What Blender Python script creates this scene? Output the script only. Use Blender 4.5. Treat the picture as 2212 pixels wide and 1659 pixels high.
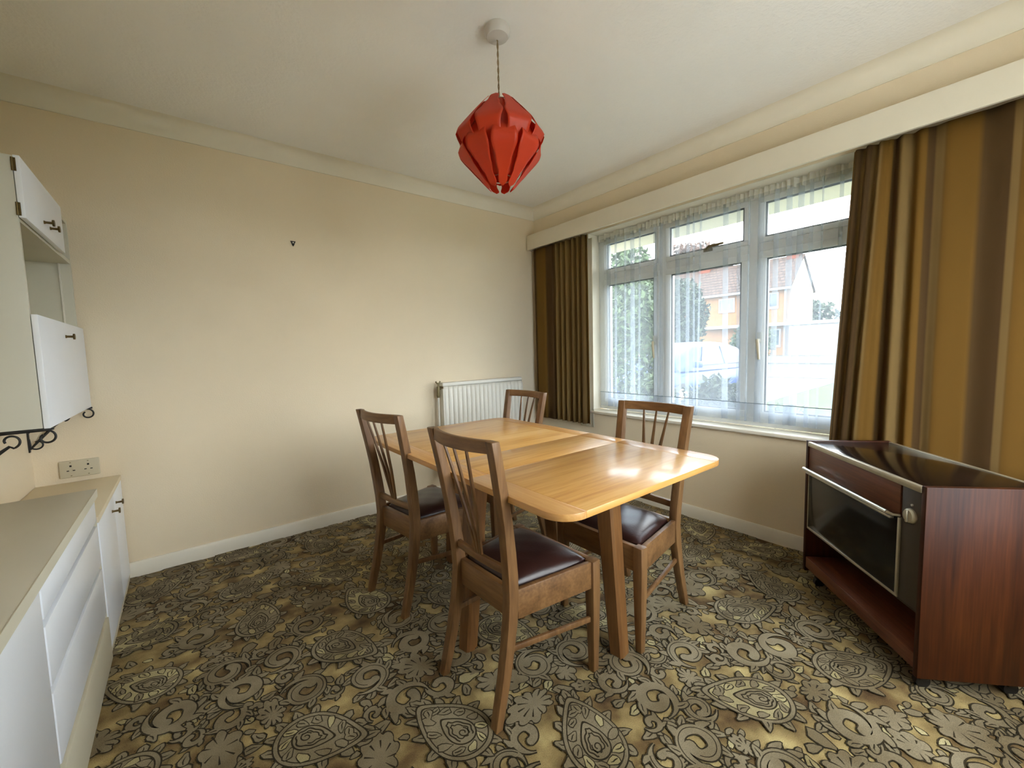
import bpy, bmesh, math, random
from mathutils import Vector, Matrix
for o in list(bpy.data.objects):
    bpy.data.objects.remove(o)
SC = bpy.context.scene
COL = SC.collection

# ------------------------------------------------------------------ camera
FPX, YAW, PITCH, ROLL = 900.08, 0.66707, 0.07976, -0.02635
CAM = Vector((-2.737, -3.076, 1.200))
_f = Vector((math.sin(YAW) * math.cos(PITCH), math.cos(YAW) * math.cos(PITCH), -math.sin(PITCH)))
_r = Vector((math.cos(YAW), -math.sin(YAW), 0))
_u = _r.cross(_f)
_r2 = _r * math.cos(ROLL) + _u * math.sin(ROLL)
_u2 = -_r * math.sin(ROLL) + _u * math.cos(ROLL)
cd = bpy.data.cameras.new('camera')
cam = bpy.data.objects.new('camera', cd)
COL.objects.link(cam)
cd.sensor_fit = 'HORIZONTAL'
cd.sensor_width = 36.0
cd.lens = FPX / 2212 * 36.0
cd.clip_start = 0.02
cd.clip_end = 400
M = Matrix((_r2, _u2, -_f)).transposed().to_4x4()
M.translation = CAM
cam.matrix_world = M
SC.camera = cam

# ------------------------------------------------------------------ sky and exposure
world = bpy.data.worlds.new('world')
SC.world = world
world.use_nodes = True
wn = world.node_tree.nodes
wl = world.node_tree.links
wn.clear()
wo = wn.new('ShaderNodeOutputWorld')
wb = wn.new('ShaderNodeBackground')
wt = wn.new('ShaderNodeTexCoord')
wno = wn.new('ShaderNodeTexNoise')
wno.inputs['Scale'].default_value = 2.2
wno.inputs['Detail'].default_value = 5
wr = wn.new('ShaderNodeValToRGB')
wr.color_ramp.elements[0].position = 0.38
wr.color_ramp.elements[0].color = (0.72, 0.83, 1.0, 1)
wr.color_ramp.elements[1].position = 0.62
wr.color_ramp.elements[1].color = (0.98, 0.98, 0.98, 1)
wl.new(wt.outputs['Generated'], wno.inputs['Vector'])
wl.new(wno.outputs['Fac'], wr.inputs['Fac'])
wl.new(wr.outputs['Color'], wb.inputs['Color'])
wb.inputs['Strength'].default_value = 8.0
wl.new(wb.outputs['Background'], wo.inputs['Surface'])
SC.view_settings.view_transform = 'Standard'
SC.view_settings.look = 'None'
SC.view_settings.gamma = 1.0
SC.view_settings.use_curve_mapping = False
SC.view_settings.exposure = 1.05
SC.cycles.diffuse_bounces = 5
SC.cycles.glossy_bounces = 3
SC.cycles.max_bounces = 10
SC.cycles.transparent_max_bounces = 32
SC.cycles.adaptive_threshold = 0.025
SC.cycles.caustics_reflective = False
SC.cycles.caustics_refractive = False

# ------------------------------------------------------------------ materials
MATS = {}

def nmat(name):
    m = bpy.data.materials.new(name)
    m.use_nodes = True
    nt = m.node_tree
    nt.nodes.clear()
    out = nt.nodes.new('ShaderNodeOutputMaterial')
    MATS[name] = m
    return m, nt.nodes, nt.links, out

def L3(c):
    """sRGB 0-255 to linear"""
    r = []
    for v in c:
        v = v / 255.0
        r.append(v / 12.92 if v <= 0.04045 else ((v + 0.055) / 1.055) ** 2.4)
    return tuple(r) + (1.0,)

def principled(N, color, rough=0.5, metal=0.0, spec=0.5, coat=0.0, sheen=0.0):
    b = N.new('ShaderNodeBsdfPrincipled')
    if color is not None:
        b.inputs['Base Color'].default_value = color
    b.inputs['Roughness'].default_value = rough
    b.inputs['Metallic'].default_value = metal
    b.inputs['Specular IOR Level'].default_value = spec
    b.inputs['Coat Weight'].default_value = coat
    b.inputs['Sheen Weight'].default_value = sheen
    return b

def bumpnode(N, Lk, src, strength, dist, bsdf):
    bp = N.new('ShaderNodeBump')
    bp.inputs['Strength'].default_value = strength
    bp.inputs['Distance'].default_value = dist
    Lk.new(src, bp.inputs['Height'])
    Lk.new(bp.outputs['Normal'], bsdf.inputs['Normal'])
    return bp

def plain(name, rgb, rough=0.5, metal=0.0, spec=0.5, var=0.06, vscale=6.0, bump=0.0, bscale=200.0, coat=0.0, sheen=0.0):
    m, N, Lk, out = nmat(name)
    b = principled(N, None, rough, metal, spec, coat, sheen)
    tc = N.new('ShaderNodeTexCoord')
    no = N.new('ShaderNodeTexNoise')
    no.inputs['Scale'].default_value = vscale
    no.inputs['Detail'].default_value = 4
    Lk.new(tc.outputs['Object'], no.inputs['Vector'])
    cr = N.new('ShaderNodeValToRGB')
    c = L3(rgb)
    cr.color_ramp.elements[0].color = tuple(x * (1 - var) for x in c[:3]) + (1,)
    cr.color_ramp.elements[0].position = 0.3
    cr.color_ramp.elements[1].color = tuple(min(1, x * (1 + var)) for x in c[:3]) + (1,)
    cr.color_ramp.elements[1].position = 0.7
    Lk.new(no.outputs['Fac'], cr.inputs['Fac'])
    Lk.new(cr.outputs['Color'], b.inputs['Base Color'])
    if bump > 0:
        n2 = N.new('ShaderNodeTexNoise')
        n2.inputs['Scale'].default_value = bscale
        n2.inputs['Detail'].default_value = 3
        Lk.new(tc.outputs['Object'], n2.inputs['Vector'])
        bumpnode(N, Lk, n2.outputs['Fac'], bump, 0.004, b)
    Lk.new(b.outputs['BSDF'], out.inputs['Surface'])
    return m

def wood(name, dark, mid, light, axis, rough=0.35, coat=0.0, scale=9.0, stretch=14.0, spec=0.5, coat_rough=0.1, fine=0.35):
    """wood with the grain along local axis 0/1/2"""
    m, N, Lk, out = nmat(name)
    b = principled(N, None, rough, 0, spec, coat)
    b.inputs['Coat Roughness'].default_value = coat_rough
    tc = N.new('ShaderNodeTexCoord')
    mp = N.new('ShaderNodeMapping')
    s = [scale] * 3
    s[axis] = scale / stretch
    mp.inputs['Scale'].default_value = s
    Lk.new(tc.outputs['Object'], mp.inputs['Vector'])
    oi = N.new('ShaderNodeObjectInfo')
    sc_ = N.new('ShaderNodeVectorMath')
    sc_.operation = 'SCALE'
    sc_.inputs[0].default_value = (7.3, 3.1, 5.7)
    Lk.new(oi.outputs['Random'], sc_.inputs['Scale'])
    ad = N.new('ShaderNodeVectorMath')
    ad.operation = 'ADD'
    Lk.new(mp.outputs['Vector'], ad.inputs[0])
    Lk.new(sc_.outputs['Vector'], ad.inputs[1])
    n1 = N.new('ShaderNodeTexNoise')
    n1.inputs['Scale'].default_value = 1.0
    n1.inputs['Detail'].default_value = 6
    n1.inputs['Roughness'].default_value = 0.6
    n1.inputs['Distortion'].default_value = 0.6
    Lk.new(ad.outputs['Vector'], n1.inputs['Vector'])
    n2 = N.new('ShaderNodeTexNoise')
    n2.inputs['Scale'].default_value = 9.0
    n2.inputs['Detail'].default_value = 4
    Lk.new(ad.outputs['Vector'], n2.inputs['Vector'])
    mx = N.new('ShaderNodeMix')
    mx.inputs['Factor'].default_value = fine
    Lk.new(n1.outputs['Fac'], mx.inputs['A'])
    Lk.new(n2.outputs['Fac'], mx.inputs['B'])
    cr = N.new('ShaderNodeValToRGB')
    e = cr.color_ramp.elements
    e[0].position = 0.33
    e[0].color = L3(dark)
    e[1].position = 0.68
    e[1].color = L3(light)
    k = e.new(0.5)
    k.color = L3(mid)
    Lk.new(mx.outputs['Result'], cr.inputs['Fac'])
    Lk.new(cr.outputs['Color'], b.inputs['Base Color'])
    bumpnode(N, Lk, n2.outputs['Fac'], 0.06, 0.001, b)
    Lk.new(b.outputs['BSDF'], out.inputs['Surface'])
    return m

def glassy(name, tint=(1, 1, 1, 1), refl=0.06):
    m, N, Lk, out = nmat(name)
    t = N.new('ShaderNodeBsdfTransparent')
    t.inputs['Color'].default_value = tint
    g = N.new('ShaderNodeBsdfGlossy')
    g.inputs['Roughness'].default_value = 0.02
    mx = N.new('ShaderNodeMixShader')
    mx.inputs['Fac'].default_value = refl
    Lk.new(t.outputs['BSDF'], mx.inputs[1])
    Lk.new(g.outputs['BSDF'], mx.inputs[2])
    Lk.new(mx.outputs['Shader'], out.inputs['Surface'])
    return m

def sheer(name, rgb, opac, transl=0.55):
    m, N, Lk, out = nmat(name)
    tc = N.new('ShaderNodeTexCoord')
    wv = N.new('ShaderNodeTexNoise')
    wv.inputs['Scale'].default_value = 60
    Lk.new(tc.outputs['Object'], wv.inputs['Vector'])
    mr = N.new('ShaderNodeMapRange')
    mr.inputs['To Min'].default_value = opac * 0.88
    mr.inputs['To Max'].default_value = opac * 1.12
    Lk.new(wv.outputs['Fac'], mr.inputs['Value'])
    t = N.new('ShaderNodeBsdfTransparent')
    d = N.new('ShaderNodeBsdfDiffuse')
    d.inputs['Color'].default_value = rgb
    tl = N.new('ShaderNodeBsdfTranslucent')
    tl.inputs['Color'].default_value = rgb
    m1 = N.new('ShaderNodeMixShader')
    m1.inputs['Fac'].default_value = transl
    Lk.new(d.outputs['BSDF'], m1.inputs[1])
    Lk.new(tl.outputs['BSDF'], m1.inputs[2])
    m2 = N.new('ShaderNodeMixShader')
    Lk.new(mr.outputs['Result'], m2.inputs['Fac'])
    Lk.new(t.outputs['BSDF'], m2.inputs[1])
    Lk.new(m1.outputs['Shader'], m2.inputs[2])
    Lk.new(m2.outputs['Shader'], out.inputs['Surface'])
    return m

def plastic_translucent(name, rgb):
    m, N, Lk, out = nmat(name)
    c = L3(rgb)
    b = principled(N, c, 0.38, 0, 0.5)
    tl = N.new('ShaderNodeBsdfTranslucent')
    tl.inputs['Color'].default_value = c
    tc = N.new('ShaderNodeTexCoord')
    no = N.new('ShaderNodeTexNoise')
    no.inputs['Scale'].default_value = 18
    Lk.new(tc.outputs['Object'], no.inputs['Vector'])
    mr = N.new('ShaderNodeMapRange')
    mr.inputs['To Min'].default_value = 0.36
    mr.inputs['To Max'].default_value = 0.46
    Lk.new(no.outputs['Fac'], mr.inputs['Value'])
    mx = N.new('ShaderNodeMixShader')
    Lk.new(mr.outputs['Result'], mx.inputs['Fac'])
    Lk.new(b.outputs['BSDF'], mx.inputs[1])
    Lk.new(tl.outputs['BSDF'], mx.inputs[2])
    Lk.new(mx.outputs['Shader'], out.inputs['Surface'])
    return m

def velvet(name):
    """striped curtain cloth: stripes follow the cloth's own length (UV x, metres)"""
    m, N, Lk, out = nmat(name)
    b = principled(N, None, 0.9, 0, 0.1, sheen=0.1)
    b.inputs['Sheen Tint'].default_value = L3((170, 130, 80))
    uv = N.new('ShaderNodeUVMap')
    uv.uv_map = 'UVMap'
    sx = N.new('ShaderNodeSeparateXYZ')
    Lk.new(uv.outputs['UV'], sx.inputs['Vector'])
    no = N.new('ShaderNodeTexNoise')
    no.inputs['Scale'].default_value = 3
    Lk.new(uv.outputs['UV'], no.inputs['Vector'])
    mul = N.new('ShaderNodeMath')
    mul.operation = 'MULTIPLY'
    mul.inputs[1].default_value = 1.0
    Lk.new(sx.outputs['X'], mul.inputs[0])
    fr = N.new('ShaderNodeMath')
    fr.operation = 'FRACT'
    Lk.new(mul.outputs['Value'], fr.inputs[0])
    cr = N.new('ShaderNodeValToRGB')
    e = cr.color_ramp.elements
    stops = [(0.0, (108, 78, 34)), (0.05, (112, 82, 36)), (0.30, (112, 82, 36)), (0.37, (80, 60, 35)), (0.60, (74, 54, 32)), (0.68, (120, 96, 58)), (0.88, (122, 98, 60)), (0.95, (104, 77, 37)), (1.0, (108, 78, 34))]
    e[0].position, e[0].color = stops[0][0], L3(stops[0][1])
    e[1].position, e[1].color = stops[-1][0], L3(stops[-1][1])
    for pz, c in stops[1:-1]:
        k = e.new(pz)
        k.color = L3(c)
    Lk.new(fr.outputs['Value'], cr.inputs['Fac'])
    Lk.new(cr.outputs['Color'], b.inputs['Base Color'])
    n2 = N.new('ShaderNodeTexNoise')
    n2.inputs['Scale'].default_value = 900
    Lk.new(uv.outputs['UV'], n2.inputs['Vector'])
    bumpnode(N, Lk, n2.outputs['Fac'], 0.25, 0.002, b)
    Lk.new(b.outputs['BSDF'], out.inputs['Surface'])
    return m

def carpet_ground(name):
    m, N, Lk, out = nmat(name)
    b = principled(N, None, 0.95, 0, 0.1, sheen=0.05)
    tc = N.new('ShaderNodeTexCoord')
    n1 = N.new('ShaderNodeTexNoise')
    n1.inputs['Scale'].default_value = 7.0
    n1.inputs['Detail'].default_value = 3
    Lk.new(tc.outputs['Object'], n1.inputs['Vector'])
    cr = N.new('ShaderNodeValToRGB')
    e = cr.color_ramp.elements
    st = [(0.32, (82, 62, 38)), (0.42, (112, 90, 56)), (0.52, (140, 120, 78)), (0.60, (160, 139, 92)), (0.72, (188, 169, 116))]
    e[0].position, e[0].color = st[0][0], L3(st[0][1])
    e[1].position, e[1].color = st[-1][0], L3(st[-1][1])
    for pz, c in st[1:-1]:
        k = e.new(pz)
        k.color = L3(c)
    Lk.new(n1.outputs['Fac'], cr.inputs['Fac'])
    n3 = N.new('ShaderNodeTexNoise')
    n3.inputs['Scale'].default_value = 350
    Lk.new(tc.outputs['Object'], n3.inputs['Vector'])
    mr = N.new('ShaderNodeMapRange')
    mr.inputs['From Min'].default_value = 0.3
    mr.inputs['From Max'].default_value = 0.7
    mr.inputs['To Min'].default_value = 0.78
    mr.inputs['To Max'].default_value = 1.15
    Lk.new(n3.outputs['Fac'], mr.inputs['Value'])
    mx = N.new('ShaderNodeVectorMath')
    mx.operation = 'SCALE'
    Lk.new(cr.outputs['Color'], mx.inputs[0])
    Lk.new(mr.outputs['Result'], mx.inputs['Scale'])
    Lk.new(mx.outputs['Vector'], b.inputs['Base Color'])
    bumpnode(N, Lk, n3.outputs['Fac'], 0.5, 0.004, b)
    Lk.new(b.outputs['BSDF'], out.inputs['Surface'])
    return m

def carpet_motif(name, c0, c1):
    m, N, Lk, out = nmat(name)
    b = principled(N, None, 0.95, 0, 0.1, sheen=0.05)
    tc = N.new('ShaderNodeTexCoord')
    n1 = N.new('ShaderNodeTexNoise')
    n1.inputs['Scale'].default_value = 5.0
    n1.inputs['Detail'].default_value = 3
    Lk.new(tc.outputs['Object'], n1.inputs['Vector'])
    cr = N.new('ShaderNodeValToRGB')
    cr.color_ramp.elements[0].position = 0.35
    cr.color_ramp.elements[0].color = L3(c0)
    cr.color_ramp.elements[1].position = 0.68
    cr.color_ramp.elements[1].color = L3(c1)
    Lk.new(n1.outputs['Fac'], cr.inputs['Fac'])
    n3 = N.new('ShaderNodeTexNoise')
    n3.inputs['Scale'].default_value = 420
    Lk.new(tc.outputs['Object'], n3.inputs['Vector'])
    mr = N.new('ShaderNodeMapRange')
    mr.inputs['From Min'].default_value = 0.3
    mr.inputs['From Max'].default_value = 0.7
    mr.inputs['To Min'].default_value = 0.75
    mr.inputs['To Max'].default_value = 1.2
    Lk.new(n3.outputs['Fac'], mr.inputs['Value'])
    mx = N.new('ShaderNodeVectorMath')
    mx.operation = 'SCALE'
    Lk.new(cr.outputs['Color'], mx.inputs[0])
    Lk.new(mr.outputs['Result'], mx.inputs['Scale'])
    Lk.new(mx.outputs['Vector'], b.inputs['Base Color'])
    bumpnode(N, Lk, n3.outputs['Fac'], 0.5, 0.003, b)
    Lk.new(b.outputs['BSDF'], out.inputs['Surface'])
    return m

plain('wall_paint', (230, 214, 186), 0.9, spec=0.2, var=0.025, vscale=2.0, bump=0.25, bscale=160)
plain('ceiling_paint', (245, 243, 238), 0.92, spec=0.15, var=0.02, vscale=2.0, bump=0.55, bscale=70)
plain('cornice_paint', (234, 227, 210), 0.8, spec=0.2, var=0.02)
plain('gloss_paint', (226, 219, 203), 0.4, var=0.02)
plain('pelmet_paint', (230, 222, 203), 0.5, var=0.02)
plain('worktop_grey', (196, 190, 174), 0.4, spec=0.4, var=0.015)
plain('cupboard_top', (222, 208, 180), 0.45, spec=0.4, var=0.015)
plain('cabinet_white', (206, 203, 188), 0.42, spec=0.4, var=0.015)
plain('carcass_gap_shade', (134, 130, 122), 0.6, var=0.03)  # darkened carcass: the shade in the drawer gaps is put into this colour
plain('cabinet_cream', (206, 200, 180), 0.5, spec=0.4, var=0.02)
plain('drawer_white', (236, 240, 247), 0.3, spec=0.5, var=0.01)
plain('upvc', (232, 234, 232), 0.35, var=0.01)
plain('radiator_paint', (225, 221, 209), 0.4, var=0.015)
plain('brass', (96, 80, 46), 0.45, metal=0.7, var=0.15, vscale=60)
plain('iron_black', (26, 23, 20), 0.55, var=0.2, vscale=80)
plain('chrome', (205, 200, 186), 0.28, metal=1.0, var=0.05)
plain('aluminium', (202, 194, 172), 0.38, metal=0.75, var=0.05, vscale=40)
plain('black_plastic', (22, 20, 18), 0.45, var=0.15)
plain('dark_panel', (58, 48, 36), 0.5, var=0.1)
plain('socket_plastic', (196, 186, 160), 0.35, var=0.02)
plain('socket_hole', (20, 16, 12), 0.7, var=0.1)
plain('rose_plastic', (206, 200, 192), 0.45, var=0.03)
plain('cord_fabric', (140, 120, 86), 0.8, var=0.25, vscale=300)
plain('valve_brass', (120, 108, 78), 0.45, metal=0.7, var=0.15, vscale=60)
plain('smoked_glass', (14, 11, 10), 0.14, spec=0.35, var=0.1)
plain('smoked_glass_top', (26, 16, 12), 0.12, spec=0.4, var=0.2)
plain('leather', (46, 24, 20), 0.36, spec=0.5, var=0.25, vscale=14, bump=0.12, bscale=120)
plastic_translucent('lamp_red', (230, 78, 42))
velvet('curtain_cloth')
plain('curtain_lining', (222, 214, 190), 0.9, var=0.03)
sheer('net_cloth', (0.52, 0.57, 0.63, 1), 0.29, 0.5)
sheer('net_hem', (0.52, 0.57, 0.63, 1), 0.29, 0.5)
sheer('net_heading', (0.80, 0.77, 0.68, 1), 0.85, 0.4)
glassy('pane_glass', (0.97, 0.99, 0.98, 1), 0.05)
wood('table_top_wood', (190, 130, 62), (218, 164, 88), (234, 188, 118), 0, rough=0.40, coat=0.45, scale=7, stretch=12, coat_rough=0.15)
wood('table_edge_wood', (176, 122, 62), (202, 148, 82), (220, 172, 108), 1, rough=0.40, coat=0.4, scale=9, stretch=12, coat_rough=0.20)
wood('table_leg_wood', (88, 56, 28), (114, 76, 40), (136, 96, 54), 2, rough=0.42, scale=9, stretch=12)
wood('chair_wood', (88, 60, 34), (116, 82, 48), (140, 104, 64), 2, rough=0.45, scale=11, stretch=10)
wood('chair_rail_wood', (90, 62, 34), (120, 85, 50), (144, 107, 66), 1, rough=0.45, scale=11, stretch=10)
wood('teak_vertical', (40, 16, 3), (60, 26, 5), (78, 38, 10), 2, rough=0.5, spec=0.25, coat=0.0, scale=14, stretch=22, fine=0.45)
wood('teak_length', (82, 42, 26), (108, 60, 38), (128, 76, 48), 0, rough=0.38, coat=0.15, scale=14, stretch=18, fine=0.45)
carpet_ground('carpet_ground')
carpet_motif('carpet_outline', (42, 35, 20), (58, 49, 31))
carpet_motif('carpet_fill', (110, 96, 70), (143, 131, 106))
carpet_motif('carpet_fill_pale', (132, 118, 80), (184, 172, 130))

# ------------------------------------------------------------------ mesh helpers
def link(name, me, mat=None, parent=None, smooth=None):
    o = bpy.data.objects.new(name, me)
    COL.objects.link(o)
    if mat is not None:
        me.materials.clear()
        me.materials.append(MATS[mat])
    if parent is not None:
        o.parent = parent
    if smooth is not None and len(me.polygons):
        me.shade_smooth()
        me.set_sharp_from_angle(angle=math.radians(smooth))
    return o

def tag(o, label=None, cat=None, group=None, kind=None):
    if label:
        o['label'] = label
    if cat:
        o['category'] = cat
    if group:
        o['group'] = group
    if kind:
        o['kind'] = kind
    return o

def empty(name, loc=(0, 0, 0), rz=0.0):
    o = bpy.data.objects.new(name, None)
    o.empty_display_size = 0.05
    COL.objects.link(o)
    o.location = loc
    o.rotation_euler = (0, 0, rz)
    return o

class MB:
    """collects geometry for ONE mesh object"""
    def __init__(s):
        s.v, s.f = [], []

    def box(s, x0, x1, y0, y1, z0, z1):
        b = len(s.v)
        s.v += [(x0, y0, z0), (x1, y0, z0), (x1, y1, z0), (x0, y1, z0), (x0, y0, z1), (x1, y0, z1), (x1, y1, z1), (x0, y1, z1)]
        s.f += [tuple(b + i for i in q) for q in ((0, 3, 2, 1), (4, 5, 6, 7), (0, 1, 5, 4), (1, 2, 6, 5), (2, 3, 7, 6), (3, 0, 4, 7))]
        return s

    def loft(s, rings, caps=True, closed=True):
        b = len(s.v)
        n = len(rings[0])
        for r in rings:
            s.v += [tuple(p) for p in r]
        for i in range(len(rings) - 1):
            for j in range(n if closed else n - 1):
                k = (j + 1) % n
                s.f.append((b + i * n + j, b + i * n + k, b + (i + 1) * n + k, b + (i + 1) * n + j))
        if caps and closed:
            s.f.append(tuple(b + j for j in reversed(range(n))))
            s.f.append(tuple(b + (len(rings) - 1) * n + j for j in range(n)))
        return s

    def prism(s, poly, z0, z1):
        return s.loft([[(x, y, z0) for x, y in poly], [(x, y, z1) for x, y in poly]])

    def tube(s, pts, r, n=8, caps=True):
        pts = [Vector(p) for p in pts]
        rs = r if isinstance(r, (list, tuple)) else [r] * len(pts)
        rings = []
        t0 = (pts[1] - pts[0]).normalized()
        up = Vector((0, 0, 1)) if abs(t0.z) < 0.9 else Vector((1, 0, 0))
        a = t0.cross(up).normalized()
        for i, p in enumerate(pts):
            t = (pts[min(i + 1, len(pts) - 1)] - pts[max(i - 1, 0)]).normalized()
            a = (a - t * a.dot(t)).normalized()
            c = t.cross(a)
            rings.append([p + (a * math.cos(2 * math.pi * k / n) + c * math.sin(2 * math.pi * k / n)) * rs[i] for k in range(n)])
        return s.loft(rings, caps)

    def lathe(s, prof, cx=0, cy=0, n=24, caps=True):
        rings = [[(cx + r * math.cos(2 * math.pi * k / n), cy + r * math.sin(2 * math.pi * k / n), z) for k in range(n)] for r, z in prof]
        return s.loft(rings, caps)

    def grid(s, fn, nu, nv):
        b = len(s.v)
        for i in range(nu + 1):
            for j in range(nv + 1):
                s.v.append(tuple(fn(i / nu, j / nv)))
        for i in range(nu):
            for j in range(nv):
                q = b + i * (nv + 1) + j
                s.f.append((q, q + nv + 1, q + nv + 2, q + 1))
        return s

    def mesh(s, name, bevel=0.0, seg=2, merge=False):
        me = bpy.data.meshes.new(name)
        me.from_pydata(s.v, [], s.f)
        bm = bmesh.new()
        bm.from_mesh(me)
        if merge:
            bmesh.ops.remove_doubles(bm, verts=bm.verts, dist=1e-5)
        bmesh.ops.recalc_face_normals(bm, faces=bm.faces)
        if bevel > 0:
            ed = [e for e in bm.edges if len(e.link_faces) == 2 and e.calc_face_angle(0) > 0.5]
            bmesh.ops.bevel(bm, geom=ed, offset=bevel, segments=seg, profile=0.5, affect='EDGES', clamp_overlap=True)
        bm.to_mesh(me)
        bm.free()
        return me

    def build(s, name, mat, parent=None, bevel=0.0, seg=2, smooth=35, merge=False):
        return link(name, s.mesh(name, bevel, seg, merge), mat, parent, smooth)

def bx(name, mat, parent, x0, x1, y0, y1, z0, z1, bevel=0.002, seg=2):
    x0, x1 = min(x0, x1), max(x0, x1)
    y0, y1 = min(y0, y1), max(y0, y1)
    return MB().box(x0, x1, y0, y1, z0, z1).build(name, mat, parent, bevel, seg)

def copy_tree(o, parent=None):
    c = o.copy()
    COL.objects.link(c)
    c.parent = parent
    for ch in list(o.children):
        copy_tree(ch, c)
    return c

# ------------------------------------------------------------------ room shell
WX, RY, CH = -3.355, -3.78, 2.523          # left wall x, rear wall y, ceiling height
OY0, OY1, OZ0, OZ1 = -2.60, -0.68, 0.672, 2.158   # window opening
T = 0.26

floor = MB().box(WX - .1, 0.05, RY - .1, 0.05, -0.12, 0.0).build('floor', 'carpet_ground', None, 0)
tag(floor, 'mottled gold and brown carpet floor with a paisley scroll pattern', kind='structure')
ceil = MB().box(WX - .1, .2, RY - .1, .2, CH, CH + .1).build('ceiling', 'ceiling_paint')
tag(ceil, 'off-white stippled ceiling', kind='structure')
tag(MB().box(WX - .2, T, 0, .2, -.1, CH + .1).build('wall_back', 'wall_paint'), 'cream wall behind the radiator', kind='structure')
tag(MB().box(WX - .2, WX, RY - .2, 0, -.1, CH + .1).build('wall_left', 'wall_paint'), 'cream wall behind the white cabinets', kind='structure')
mb = MB()
mb.box(0, T, RY - .2, OY0, -.1, CH + .1).box(0, T, OY1, 0, -.1, CH + .1)
mb.box(0, T, OY0, OY1, -.1, OZ0 - .0225).box(0, T, OY0, OY1, OZ1, CH + .1)
tag(mb.build('wall_right', 'wall_paint', merge=False), 'cream window wall', kind='structure')
# rear wall, behind the camera, with an unseen window added to brighten the room
QX0, QX1, QZ0, QZ1 = -2.0, -0.6, 0.55, 2.15
mb = MB()
mb.box(WX, QX0, RY - .2, RY, -.1, CH + .1).box(QX1, 0, RY - .2, RY, -.1, CH + .1)
mb.box(QX0, QX1, RY - .2, RY, -.1, QZ0).box(QX0, QX1, RY - .2, RY, QZ1, CH + .1)
tag(mb.build('wall_front', 'wall_paint'), 'cream wall with the added fill-light window', kind='structure')
w2 = tag(empty('window_fill', ((QX0 + QX1) / 2, RY - .1, QZ0)), 'unseen white window added to let in fill light', kind='structure')
hw, hh = (QX1 - QX0) / 2, QZ1 - QZ0
bx('frame', 'upvc', w2, -hw, hw, -.03, .03, 0, .06)
bx('frame', 'upvc', w2, -hw, hw, -.03, .03, hh - .06, hh)
for xx in (-hw, -.03, hw - .06):
    bx('frame', 'upvc', w2, xx, xx + .06, -.03, .03, .06, hh - .06)
for a, b in ((-hw + .06, -.03), (.03, hw - .06)):
    bx('pane', 'pane_glass', w2, a, b, -.004, .004, .06, hh - .06, 0)

# skirting boards
def skirting(name, x0, x1, y0, y1, label):
    mb = MB()
    h, t = 0.085, 0.016
    if y0 == y1:      # along x on the back wall
        prof = [(0, 0), (-t, 0), (-t, h - .012), (-t * .55, h), (0, h)]
        mb.loft([[(x, y0 + a, z) for a, z in prof] for x in (x0, x1)])
    else:
        prof = [(0, 0), (-t, 0), (-t, h - .012), (-t * .55, h), (0, h)]
        mb.loft([[(x0 + a, y, z) for a, z in prof] for y in (y0, y1)])
    tag(mb.build(name, 'gloss_paint'), label, kind='structure')
skirting('baseboard_back', WX, 0, -.0005, -.0005, 'white skirting board along the back wall')
skirting('baseboard_right', -.0005, -.0005, RY, -.0165, 'white skirting board under the window')

# coved cornice
def cornice(name, axis, a0, a1, label, c=0.085):
    n = 8
    prof = [(0, 0)]
    prof = []
    for i in range(n + 1):
        a = math.pi / 2 * i / n
        # concave quarter: centre at (c, -c) away from the corner
        prof.append((c - c * math.cos(a) * 1.0, -c + c * math.sin(a)))
    pts = [(d, z) for d, z in prof] + [(c, 0.0)] + [(0, 0)] + [(0, -c - .006), (.006, -c - .006), (.006, -c)]
    # de-duplicate consecutive points
    out = []
    for q in pts:
        if not out or (abs(out[-1][0] - q[0]) + abs(out[-1][1] - q[1])) > 1e-6:
            out.append(q)
    mb = MB()
    if axis == 'x':
        mb.loft([[(x, -d, CH + z - .0003) for d, z in out] for x in (a0, a1)])
    else:
        mb.loft([[(-d, y, CH + z - .0003) for d, z in out] for y in (a0, a1)])
    tag(mb.build(name, 'cornice_paint', smooth=30), label, kind='structure')
cornice('trim_1', 'x', WX, 0, 'white coved cornice above the back wall')
cornice('trim_2', 'y', RY, 0, 'white coved cornice above the window wall')

# ------------------------------------------------------------------ window in the right wall
w1 = tag(empty('window_1', (0.14, (OY0 + OY1) / 2, OZ0)), 'white three-bay casement window', kind='structure')
yc = (OY0 + OY1) / 2
def wbox(name, mat, y0, y1, z0, z1, x0=0.0, x1=0.06, parent=None, bev=0.004):
    o = MB().box(x0, x1, y0 - yc, y1 - yc, z0 - OZ0, z1 - OZ0).build(name, mat, parent or w1, bev)
    return o
wbox('outer_frame', 'upvc', OY0, OY1, OZ0 + .0005, .728)
wbox('outer_frame', 'upvc', OY0, OY1, 2.098, OZ1)
wbox('outer_frame', 'upvc', OY1 - .062, OY1, .728, 2.098)
wbox('outer_frame', 'upvc', OY0, OY0 + .062, .728, 2.098)
B1, B2 = (-1.318, -1.262), (-1.960, -1.898)
wbox('mullion', 'upvc', B1[0], B1[1], .728, 2.098)
wbox('mullion', 'upvc', B2[0], B2[1], .728, 2.098)
bays = [(B1[1], OY1 - .062), (B2[1], B1[0]), (OY0 + .062, B2[0])]
TR = (1.772, 1.828)
for a, b in bays:
    wbox('transom', 'upvc', a, b, TR[0], TR[1])

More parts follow.
